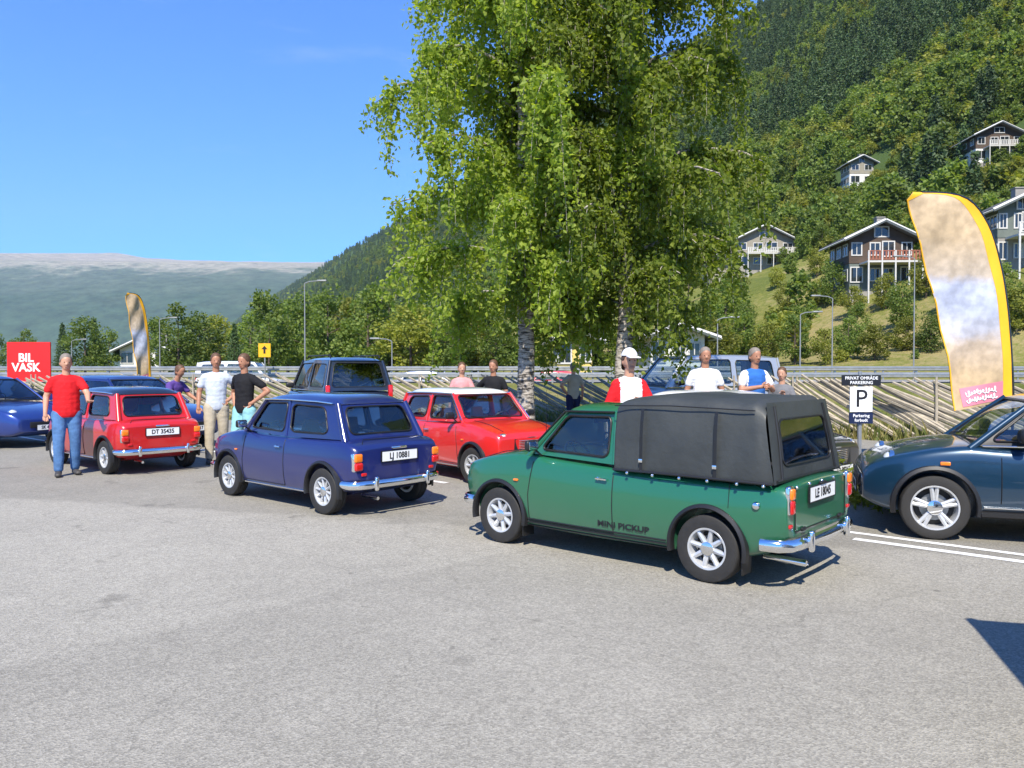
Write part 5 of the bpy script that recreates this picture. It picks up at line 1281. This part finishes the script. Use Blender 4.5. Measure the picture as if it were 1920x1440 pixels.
# ------------------------------------------------------------------ signs
g = empty('billboard', (-18.1, 30.0, 0)); tag(g, 'red board with white car wash lettering on two posts at the far left', 'sign')
for x in (-.7, .7):
    b = MB(); b.tube([(x, .06, 0), (x, .06, 2.6)], .045, 8); b.build('post', M['steel'], g)
b = MB(); b.box((0, 0, 1.88), (1.62, .06, 1.48)); b.build('board', M['redboard'], g)
for t, z in (('BIL', 2.02), ('VASK', 1.66)):
    link('lettering', text_mesh(t, .44, M['inkw'], .004, .012), g, (-.10, -.036, z), (pi/2, 0, 0))
g = empty('road_sign', (-11.9, 44.9-6.4, .9)); tag(g, 'square yellow road sign with a black symbol above the dark off-roader', 'sign')
b = MB(); b.tube([(0, .04, 0), (0, .04, 1.95)], .035, 8); b.build('pole', M['steel'], g)
b = MB(); b.box((0, 0, 1.60), (.58, .03, .66)); b.build('sign_plate', M['signyellow'], g)
b = MB(); b.prism([(-.05, -.16), (.05, -.16), (.05, .05), (.15, .05), (0, .22), (-.15, .05), (-.05, .05)], .004, Matrix.Rotation(pi/2, 3, 'X'), (0, -.018, 1.60)); b.build('symbol', M['ink'], g)
g = empty('parking_sign', (5.02, 11.5, 0)); tag(g, 'black and white parking sign on a post behind the tail of the pickup', 'sign')
b = MB(); b.tube([(0, .04, 0), (0, .04, 1.60)], .03, 8); b.build('post', M['steel'], g)
def signboard(z, w, h, bgm, lines, ink, sz):
    b = MB(); b.box((0, 0, z), (w, .02, h)); o = b.build('sign_plate', bgm, g)
    for i, t in enumerate(lines):
        zz = z+(len(lines)-1)/2*sz*1.05-i*sz*1.05; link('lettering', text_mesh(t, sz, ink, .001, .001), o, (0, -.012, zz), (pi/2, 0, 0))
M['signblack'] = plain('sign black', (.012, .012, .014), .4); M['signnavy'] = plain('sign navy', (.012, .02, .06), .4)
signboard(1.47, .56, .15, M['signblack'], ['PRIVAT OMRÅDE', 'PARKERING'], M['inkw'], .062)
signboard(1.20, .32, .36, M['inkw'], ['P'], M['ink'], .36)
signboard(.93, .34, .16, M['signnavy'], ['Parkering', 'forbudt'], M['inkw'], .062)

# ------------------------------------------------------------------ feather flags
def sailmat():
    m, nt, b = newmat('flag fabric'); tc = N(nt, 'ShaderNodeTexCoord'); sp = N(nt, 'ShaderNodeSeparateXYZ'); nt.links.new(tc.outputs['Object'], sp.inputs[0])
    r = N(nt, 'ShaderNodeValToRGB'); r.color_ramp.interpolation = 'LINEAR'; mr = N(nt, 'ShaderNodeMapRange', i_1=1.0, i_2=4.4); nz = N(nt, 'ShaderNodeTexNoise', i_Scale=1.9, i_Detail=5.0, i_Roughness=.7); nt.links.new(tc.outputs['Object'], nz.inputs['Vector'])
    ad = N(nt, 'ShaderNodeMath', operation='MULTIPLY_ADD', i_1=.5, i_2=-.25); nt.links.new(nz.outputs[0], ad.inputs[0]); a2 = N(nt, 'ShaderNodeMath', operation='ADD'); nt.links.new(sp.outputs[2], a2.inputs[0]); nt.links.new(ad.outputs[0], a2.inputs[1]); nt.links.new(a2.outputs[0], mr.inputs[0])
    cr = r.color_ramp; cols = [(0.0, (.47, .33, .18)), (.16, (.50, .37, .22)), (.30, (.50, .40, .30)), (.36, (.48, .47, .50)), (.46, (.42, .45, .54)), (.56, (.46, .49, .60)), (.62, (.48, .40, .31)), (.80, (.48, .36, .22)), (1.0, (.50, .38, .24))]
    cr.elements[0].position = 0; cr.elements[0].color = (*cols[0][1], 1); cr.elements[1].position = 1; cr.elements[1].color = (*cols[-1][1], 1)
    for p_, c_ in cols[1:-1]: e = cr.elements.new(p_); e.color = (*c_, 1)
    nt.links.new(mr.outputs[0], r.inputs[0])
    wv = N(nt, 'ShaderNodeTexNoise', i_Scale=7.0, i_Detail=4.0); nt.links.new(tc.outputs['Object'], wv.inputs['Vector']); m2 = N(nt, 'ShaderNodeMapRange', i_1=.35, i_2=.65, i_3=.82, i_4=1.12); nt.links.new(wv.outputs[0], m2.inputs[0])
    sc = N(nt, 'ShaderNodeVectorMath', operation='SCALE'); nt.links.new(r.outputs[0], sc.inputs[0]); nt.links.new(m2.outputs[0], sc.inputs['Scale']); nt.links.new(sc.outputs[0], b.inputs['Base Color']); b.inputs['Roughness'].default_value = .7; b.inputs['Specular IOR Level'].default_value = .2
    return m
M['sail'] = sailmat(); M['flagborder'] = plain('flag border', (.85, .42, .01), .6, var=.05, scale=4); M['flagpink'] = plain('flag pink band', (.62, .20, .26), .6)
def feather_flag(x, y, label, rz=0.0, sc=1.0):
    g = empty('feather_flag', (x, y, 0), rz); g.scale = (sc, sc, sc); tag(g, label, 'flag', 'feather flags at the meet')
    conv = lambda p: ((p[0]-1898)/120., 1.65+(690-p[1])/120.)
    Lf = [conv(p) for p in [(1786, 770), (1781, 720), (1771, 650), (1757, 580), (1735, 500), (1714, 430), (1702, 392), (1697, 376)]]
    Rt = [conv(p) for p in [(1898, 752), (1896, 700), (1892, 640), (1884, 565), (1871, 495), (1846, 420), (1800, 370), (1708, 362)]]
    
    def lerp_l(tab, t):
        k = t*(len(tab)-1); i = min(int(k), len(tab)-2); f = k-i; g_ = lambda j: tab[max(0, min(len(tab)-1, j))]
        p0, p1, p2, p3 = g_(i-1), g_(i), g_(i+1), g_(i+2)
        return tuple(.5*((2*p1[c])+(-p0[c]+p2[c])*f+(2*p0[c]-5*p1[c]+4*p2[c]-p3[c])*f*f+(-p0[c]+3*p1[c]-3*p2[c]+p3[c])*f**3) for c in (0, 1))
    nu, nv = 36, 12; rp = lambda a, h: .055*sin(h*2.3+a*4)+.03*sin(h*5.1-a*7+1)
    def pt(u, v, o=0): l = lerp_l(Lf, u); r = lerp_l(Rt, u); a = l[0]+(r[0]-l[0])*v; h = l[1]+(r[1]-l[1])*v; return (a, rp(a, h)*(1-v**3)+o, h)
    def sheet(v0, v1, u0, u1, off, nm, mt, th=.004, parent=g):
        b = MB(); vs = [pt(u0+(u1-u0)*i/nu, v0+(v1-v0)*j/nv, off+s*th) for s in (-1, 1) for i in range(nu+1) for j in range(nv+1)]; n = nv+1; K = (nu+1)*n
        f = [(i*n+j, i*n+j+1, (i+1)*n+j+1, (i+1)*n+j) for i in range(nu) for j in range(nv)]; f2 = [tuple(K+a for a in q[::-1]) for q in f]
        ed = [(i*n, (i+1)*n, K+(i+1)*n, K+i*n) for i in range(nu)]+[(i*n+nv, K+i*n+nv, K+(i+1)*n+nv, (i+1)*n+nv) for i in range(nu)]
        b.add(vs, f+f2+ed); return b.build(nm, mt, parent, 60)
    s = sheet(0, 1, 0, 1, 0, 'sail', M['sail'])
    sheet(.86, 1.005, 0, 1, 0, 'border', M['flagborder'], .009)
    sheet(0, 1, .955, 1.0, 0, 'border', M['flagborder'], .010)
    b = MB(); b.tube([Vector(pt(u, 0))+Vector((.01, 0, 0)) for u in [i/20 for i in range(21)]], .014, 5); b.build('hem', M['flagborder'], g, 60)
    # printed band with handwritten strokes
    sheet(.14, .86, .02, .115, -.008, 'printed_band', M['flagpink'], .002)
    b = MB(); st = []
    for k in range(2):
        n_ = 110; path = [pt(.085-.033*k+.009*(1+.6*sin(i*.19+k))*sin(i*.62+k)*(i % 37 > 3), .22+.54*i/n_+.020*cos(i*.62+k), -.016) for i in range(n_)]; b.tube(path, .009, 4)
    o = b.build('printed_script', M['inkw'], g, 60)
    pass
    b = MB(); pp = [(.02, .02, 0), (.02, .02, .6)]+[Vector(pt(u, 1))+Vector((.015, .0, 0)) for u in [i/30*.97 for i in range(31)]]; b.tube(pp, [.022]*8+[.018]*(len(pp)-8), 8); b.build('flag_pole', M['blackpaint'], g, 60)
    b = MB(); b.lathe([(.30, 0), (.30, .03), (.06, .05), (.04, .12)], n=20, axis='Z'); b.build('base', M['blackpaint'], g, 60)
    return g
feather_flag(7.82, 12.5, 'large feather flag with a yellow border at the right, behind the dark blue hatchback')
sf = feather_flag(-13.55, 30.0, 'small distant feather flag with a yellow border at the left behind the red car', radians(64))

sf.scale = (.62, 1, 1)
# distant traffic
modern_car('road_car', 'pale blue car passing on the country road left of the birches', (-4.4, 45.0), 0.0, 'silver', S_fam, detail=False, group='traffic on the country road')
modern_car('road_car', 'red car on the country road right behind the left birch trunk', (1.9, 45.1), pi, 'brightred', S_fam, detail=False, group='traffic on the country road')
modern_car('road_van', 'white van on the country road above the two men behind the blue car', (-15.0, 45.0), 0.0, 'white', S_van, cat='van', detail=False, group='traffic on the country road')
# ------------------------------------------------------------------ people
def skinmat(name, c):
    m, nt, b = newmat(name); b.inputs['Base Color'].default_value = (*c, 1); b.inputs['Roughness'].default_value = .5; b.inputs['Subsurface Weight'].default_value = .08; b.inputs['Subsurface Radius'].default_value = (.02, .008, .004); return m
M['skin'] = skinmat('skin', (.52, .28, .18)); M['skintan'] = skinmat('tanned skin', (.40, .19, .11))
def cloth(name, c, var=.12): M[name] = plain(name, c, .85, var=var, scale=7, bump=.9, bscale=9, spec=.2)
cloth('cloth red', (.62, .015, .02)); cloth('denim', (.08, .17, .34), .3); cloth('cloth white', (.72, .72, .72)); cloth('cloth pale', (.50, .55, .62)); cloth('cloth navy', (.018, .022, .06)); cloth('cloth black', (.014, .014, .016)); cloth('cloth grey', (.16, .16, .17)); cloth('cloth beige', (.42, .37, .28)); cloth('cloth blue', (.03, .13, .42)); cloth('cloth turquoise', (.25, .50, .52)); cloth('cloth pink', (.60, .28, .28)); cloth('cloth purple', (.09, .05, .22))
M['hairgrey'] = plain('grey hair', (.20, .17, .14), .7, var=.2, scale=40); M['hairbrown'] = plain('brown hair', (.10, .05, .025), .6, var=.2, scale=40); M['hairblond'] = plain('blond hair', (.48, .32, .14), .6, var=.2, scale=40)
M['lips'] = plain('lips', (.30, .09, .07), .5); M['shoe'] = plain('shoes', (.05, .045, .04), .6); M['eye'] = plain('eyes', (.03, .02, .015), .2)

def capsules(name, caps, mat, parent, vox=.014, it=3, cut=None):
    """closed figure part: overlapping tapered limbs fused into one continuous surface.
    caps: (p0, (rx, ry), p1, (rx, ry))"""
    b = MB()
    for p0, r0, p1, r1 in caps:
        p0, p1 = Vector(p0), Vector(p1); r0 = r0 if isinstance(r0, tuple) else (r0, r0); r1 = r1 if isinstance(r1, tuple) else (r1, r1)
        d = p1-p0; L = d.length or 1e-6; d = d/L if L > 1e-5 else Vector((0, 0, 1))
        up = Vector((1, 0, 0)) if abs(d.x) < .8 else Vector((0, 0, 1))
        a = (up-d*up.dot(d)).normalized(); c = d.cross(a); n = 14; vs = []; rings = []
        for k in range(4): q = pi/2*(1-k/4); rings.append((p0-d*sin(q)*(r0[0]+r0[1])/2*.9, cos(q), r0)) if k else rings.append((p0-d*(r0[0]+r0[1])/2*.9, .02, r0))
        rings.append((p0, 1, r0)); rings.append((p0.lerp(p1, .5), 1, ((r0[0]+r1[0])/2, (r0[1]+r1[1])/2))); rings.append((p1, 1, r1))
        for k in range(1, 5): q = pi/2*k/4; rings.append((p1+d*sin(q)*(r1[0]+r1[1])/2*.9, max(.02, cos(q)), r1))
        for p, f, r in rings:
            for j in range(n): t = 2*pi*j/n; vs.append(p+a*cos(t)*r[0]*f+c*sin(t)*r[1]*f)
        R = len(rings); fs = [(i*n+j, i*n+(j+1) % n, (i+1)*n+(j+1) % n, (i+1)*n+j) for i in range(R-1) for j in range(n)]
        fs += [tuple(range(n))[::-1], tuple((R-1)*n+j for j in range(n))]
        b.add(vs, fs)
    me = b.mesh(name, mat, None); o = bpy.data.objects.new(name, me); C.objects.link(o)
    md = o.modifiers.new('r', 'REMESH'); md.mode = 'VOXEL'; md.voxel_size = vox; md.use_smooth_shade = True
    sm = o.modifiers.new('s', 'SMOOTH'); sm.iterations = it; sm.factor = .5
    bpy.context.view_layer.update()
    res = bpy.data.meshes.new_from_object(o.evaluated_get(bpy.context.evaluated_depsgraph_get())); bpy.data.objects.remove(o)
    if cut:
        bm = bmesh.new(); bm.from_mesh(res)
        for co, no in cut: bmesh.ops.bisect_plane(bm, geom=bm.verts[:]+bm.edges[:]+bm.faces[:], plane_co=co, plane_no=no, clear_outer=True)
        bm.to_mesh(res); bm.free()
    if name in ('shirt', 'trousers'):
        nn_ = [v.normal.copy() for v in res.vertices]
        for v, n_ in zip(res.vertices, nn_):
            c = v.co; f = noise.noise(Vector((c.x*9, c.y*9, c.z*14)))*.5+noise.noise(Vector((c.x*5+3, c.y*5, c.z*26)))*.6
            v.co += n_*f*(.007 if name == 'shirt' else .0035)
    res.materials.clear(); res.materials.append(mat)
    res.polygons.foreach_set('use_smooth', [True]*len(res.polygons))
    return link(name, res, parent)
def skinned(name, chains, mat, parent, sub=0):
    b = MB()
    for ch in chains: b.tube([p for p, r in ch], [r if not isinstance(r, tuple) else r[0] for p, r in ch], 7)
    return b.build(name, mat, parent, 80)

def person(label, loc, rz, h=1.78, shirt='cloth white', legs='denim', skin='skin', hair='hairbrown', armL='down', armR='down', sleeves='short', cap=None, lean=0.0, step=.10, female=False, group=None, belly=1.0, shorts=False, longhair=False, trim=None, hands=True):
    """local frame: faces -Y, +X is the figure's left"""
    g = empty('person', (*loc, 0), rz); tag(g, label, 'person', group); k = h/1.78; V = lambda x, y, z: (x*k, (y-lean*max(0, z-.95))*k, z*k)
    sw = .185 if not female else .160; hw = .095
    pel, wai, che, nek = V(0, 0, .95), V(0, .0, 1.10), V(0, .005, 1.33), V(0, .01, 1.50)
    hd0, hd1, hd2 = V(0, -.005, 1.57), V(0, -.020, 1.645), V(0, -.01, 1.705)
    P_ = {}
    for s, pose, nm in ((1, armL, 'L'), (-1, armR, 'R')):
        sh = V(s*sw, .01, 1.44)
        if pose == 'down': el, wr, fd = (s*(sw+.07), .03, 1.16), (s*(sw+.09), -.05, .93), (0, -.25, -1)
        elif pose == 'hip': el, wr, fd = (s*(sw+.20), .10, 1.20), (s*(sw+.0), -.03, 1.02), (-s*.8, -.3, -.4)
        elif pose == 'chest': el, wr, fd = (s*(sw+.08), -.06, 1.17), (s*.07, -.25, 1.22), (-s*.9, -.1, .1)
        elif pose == 'phone': el, wr, fd = (s*(sw+.06), -.05, 1.18), (s*(sw-.06), -.30, 1.28), (-s*.1, -.5, .8)
        elif pose == 'reach': el, wr, fd = (s*(sw+.07), -.16, 1.20), (s*(sw+.05), -.40, 1.10), (0, -1, -.15)
        elif pose == 'pocket': el, wr, fd = (s*(sw+.12), .09, 1.17), (s*(sw-.01), -.02, .97), (-s*.1, -.1, -1)
        P_[nm] = (sh, V(*el), V(*wr), Vector(fd).normalized(), s)
    L_ = {}
    for s in (1, -1):
        ky = -.05+s*step*.5; L_[s] = (V(s*hw, 0, .90), V(s*(hw+.015), -.03+s*step*.4, .50), V(s*(hw+.02), .03+s*step, .09), V(s*(hw+.045), -.15+s*step, .035))
    # body: one continuous surface
    W = lambda p: tuple(p)
    cp = [(pel, (.150*k*belly*.95, .105*k), wai, (.140*k*belly, .105*k*belly)), (wai, (.140*k*belly, .105*k*belly), che, (.160*k, .106*k)), (che, (.160*k, .106*k), V(0, .01, 1.38), (.12*k, .085*k)),
          (V(0, .01, 1.44), .058*k, V(0, 0, 1.56), .054*k), (V(0, -.012, 1.635), (.074*k, .088*k), V(0, -.008, 1.70), (.076*k, .096*k)), (V(0, -.035, 1.585), (.050*k, .052*k), V(0, -.02, 1.66), (.066*k, .078*k)),
          (V(0, -.095, 1.655), .009*k, V(0, -.106, 1.628), .012*k)]
    for s in (1, -1): cp.append((V(s*.078, .008, 1.655), (.012*k, .016*k), V(s*.082, .014, 1.625), (.009*k, .012*k)))
    for nm in 'LR':
        sh, el, wr, fd, s = P_[nm]; pl = Vector(wr)+fd*.05*k
        cp += [(V(s*.05, .01, 1.42), .050*k, V(s*(sw-.02), .01, 1.39), .052*k), (V(s*(sw-.01), .01, 1.38), .054*k, el, .042*k), (el, .044*k, wr, .029*k), (wr, .028*k, W(pl), (.034*k, .022*k))]
    for s in (1, -1):
        a, b_, c, d = L_[s]; cp += [(a, .095*k, b_, .060*k), (b_, .062*k, c, .040*k)]
    body = capsules('body', cp, M[skin], g, .0125)
    # hands: five fingers each, rooted in the palm
    if hands:
        for nm in 'LR':
            sh, el, wr, fd, s = P_[nm]; wr = Vector(wr); side = fd.cross(Vector((0, -1, .3) if abs(fd.y) < .9 else (0, 0, 1))).normalized(); nrm = side.cross(fd).normalized(); fc = []
            for i, (off, ln) in enumerate(((-.028, .070), (-.010, .080), (.010, .075), (.027, .060))):
                p0 = wr+fd*.06*k+side*off*k; c_ = [(tuple(wr+fd*.03*k), .012*k), (tuple(p0), .0095*k), (tuple(p0+fd*ln*.5*k+nrm*.006*k), .0088*k), (tuple(p0+fd*ln*.8*k+nrm*.022*k), .008*k), (tuple(p0+fd*ln*.9*k+nrm*.036*k), .007*k)]
                fc.append(c_)
            fc.append([(tuple(wr+fd*.03*k), .012*k), (tuple(wr+fd*.035*k-side*.035*k), .012*k), (tuple(wr+fd*.065*k-side*.052*k+nrm*.01*k), .0105*k), (tuple(wr+fd*.09*k-side*.052*k+nrm*.022*k), .009*k)])
            hnd = skinned('hand', fc, M[skin], g, 0)
    # clothes
    m = M[shirt]
    cp = [(V(0, 0, .93), (.172*k*belly*.95, .128*k*belly), wai, (.160*k*belly, .124*k*belly)), (wai, (.160*k*belly, .124*k*belly), che, (.176*k, .126*k)), (che, (.176*k, .126*k), V(0, .01, 1.385), (.140*k, .100*k)), (V(0, .01, 1.40), (.085*k, .08*k), V(0, .012, 1.455), (.062*k, .066*k))]
    cuts = []
    for nm in 'LR':
        sh, el, wr, fd, s = P_[nm]; e = Vector(sh).lerp(Vector(el), .66 if sleeves == 'short' else 1.0)
        cp += [(V(s*.05, .01, 1.425), .062*k, V(s*(sw-.02), .01, 1.395), .066*k), (V(s*(sw-.015), .01, 1.385), .068*k, W(e), .060*k)]
        if sleeves == 'long': cp.append((el, .060*k, W(Vector(el).lerp(Vector(wr), .88)), .043*k))
    sh_ = capsules('shirt', cp, m, g, .015, 3, [(V(0, 0, .86), (0, 0, -1)), (V(0, 0, 1.505), (0, -.25, 1))])
    if trim:
        sh_.data.materials.append(M[trim])
        for p in sh_.data.polygons:
            if abs(p.center.x) > sw*.80*k: p.material_index = 1
    cp = [(V(0, 0, 1.0), (.158*k*belly*.94, .118*k*belly), pel, (.164*k*belly*.94, .126*k))]
    for s in (1, -1):
        a, b_, c, d = L_[s]
        if shorts: cp += [(a, .112*k, W(Vector(a).lerp(Vector(b_), .85)), .092*k)]
        else: cp += [(a, .110*k, b_, .078*k), (b_, .078*k, W(Vector(b_).lerp(Vector(c), .95)), .066*k)]
    capsules('trousers', cp, M[legs], g, .015, 3)
    for s in (1, -1):
        a, b_, c, d = L_[s]; c, d = Vector(c), Vector(d); capsules('shoe', [(W(Vector((c.x, c.y+.03*k, .045*k))), (.046*k, .044*k), W(Vector((d.x, d.y, .036*k))), (.046*k, .034*k)), (W(c), .045*k, W(Vector((c.x, c.y, .05*k))), .046*k)], M['shoe'], g, .012, 2)
    # hair: a cap of hair hugging the skull, open at the face
    hc = Vector(V(0, .002, 1.688)); cp = [(W(hc+Vector((0, .002*k, -.01*k))), (.089*k, .112*k), W(hc+Vector((0, .004*k, .026*k))), (.082*k, .104*k)), (W(hc+Vector((0, .035*k, -.055*k))), (.080*k, .076*k), W(hc), (.086*k, .096*k))]
    if longhair: cp.append((W(hc+Vector((0, .045*k, -.17*k))), (.080*k, .045*k), W(hc+Vector((0, .03*k, 0))), (.084*k, .080*k)))
    hh = capsules('hair', cp, M[hair], g, .012, 2, [(W(hc+Vector((0, -.060*k, .018*k))), (0, -.72, -.69))])
    if cap:
        b = MB(); vs = []
        for i in range(7):
            ph = pi/2*(1-i/6*.88)
            for j in range(20): a = 2*pi*j/20; vs.append(hc+Vector((cos(a)*cos(ph)*.092*k, sin(a)*cos(ph)*.112*k, sin(ph)*.112*k+.008*k)))
        b.add(vs, [(i*20+j, i*20+(j+1) % 20, (i+1)*20+(j+1) % 20, (i+1)*20+j) for i in range(6) for j in range(20)])
        b.box(hc+Vector((0, -.135*k, .012*k)), (.13*k, .11*k, .008*k), Matrix.Rotation(.15, 3, 'X')); b.build('cap', M[cap], g, 60)
    for s in (-1, 1):
        b = MB(); b.lathe([(.001, -.004*k), (.007*k, -.002*k), (.008*k, .002), (.001, .003*k)], n=8, c=Vector(V(s*.030, -.092, 1.662))); b.build('eye', M['eye'], g)
    b = MB(); b.box(Vector(V(0, -.084, 1.590)), (.044*k, .010*k, .007*k)); b.build('mouth', M['lips'], g)
    return g
GRP = 'people standing among the cars'
def pp(px, Y): return ((px-960)/1500*Y, Y)
person('man in a red polo shirt and blue jeans standing by the red car at left', pp(124, 12.25), radians(35), 1.86, 'cloth red', 'denim', 'skin', 'hairgrey', 'reach', 'down', belly=1.12, group=GRP, step=.08)
person('person in a purple top leaning in behind the dark roof of the red car', pp(318, 15.0), radians(70), 1.70, 'cloth purple', 'cloth grey', 'skintan', 'hairbrown', 'reach', 'reach', lean=.35, group=GRP)
person('man in a pale shirt, left of the two men behind the blue car', pp(405, 13.9), radians(25), 1.90, 'cloth pale', 'cloth beige', 'skintan', 'hairbrown', 'hip', 'down', group=GRP)
person('man in a black shirt with turquoise shorts, right of the two behind the blue car', pp(458, 13.2), radians(-25), 1.88, 'cloth black', 'cloth turquoise', 'skintan', 'hairbrown', 'hip', 'pocket', shorts=True, group=GRP)
person('person in a pink top standing behind the white roof of the red car', pp(866, 16.2), radians(10), 1.76, 'cloth pink', 'cloth grey', 'skin', 'hairbrown', 'chest', 'down', group=GRP, female=True)
person('man in a black shirt with bare arms behind the bright red car', pp(925, 15.4), radians(-20), 1.80, 'cloth black', 'denim', 'skintan', 'hairbrown', 'down', 'hip', group=GRP)
person('woman in a white and red jacket standing between the red car and the pickup', pp(1180, 9.35), radians(12), 1.86, 'cloth white', 'cloth navy', 'skin', 'hairbrown', 'chest', 'down', sleeves='long', female=True, longhair=True, cap='cloth white', trim='cloth red', group=GRP)
person('man in a white shirt with both arms hanging, behind the pickup', pp(1322, 13.0), radians(0), 1.98, 'cloth white', 'cloth grey', 'skintan', 'hairgrey', 'down', 'down', group=GRP, belly=1.1)
person('man in a blue and white shirt with crossed arms behind the pickup canvas', pp(1415, 13.0), radians(18), 1.97, 'cloth blue', 'denim', 'skintan', 'hairgrey', 'chest', 'chest', group=GRP, trim='cloth white')
person('shorter person in a grey shirt right of the man in blue', pp(1466, 13.4), radians(-30), 1.66, 'cloth grey', 'cloth navy', 'skin', 'hairbrown', 'phone', 'down', group=GRP, female=True)
person('man in a light shirt standing by the silver van under the birches', pp(1075, 20.5), radians(200), 1.78, 'cloth beige', 'cloth navy', 'skin', 'hairgrey', 'hip', 'down', group=GRP)
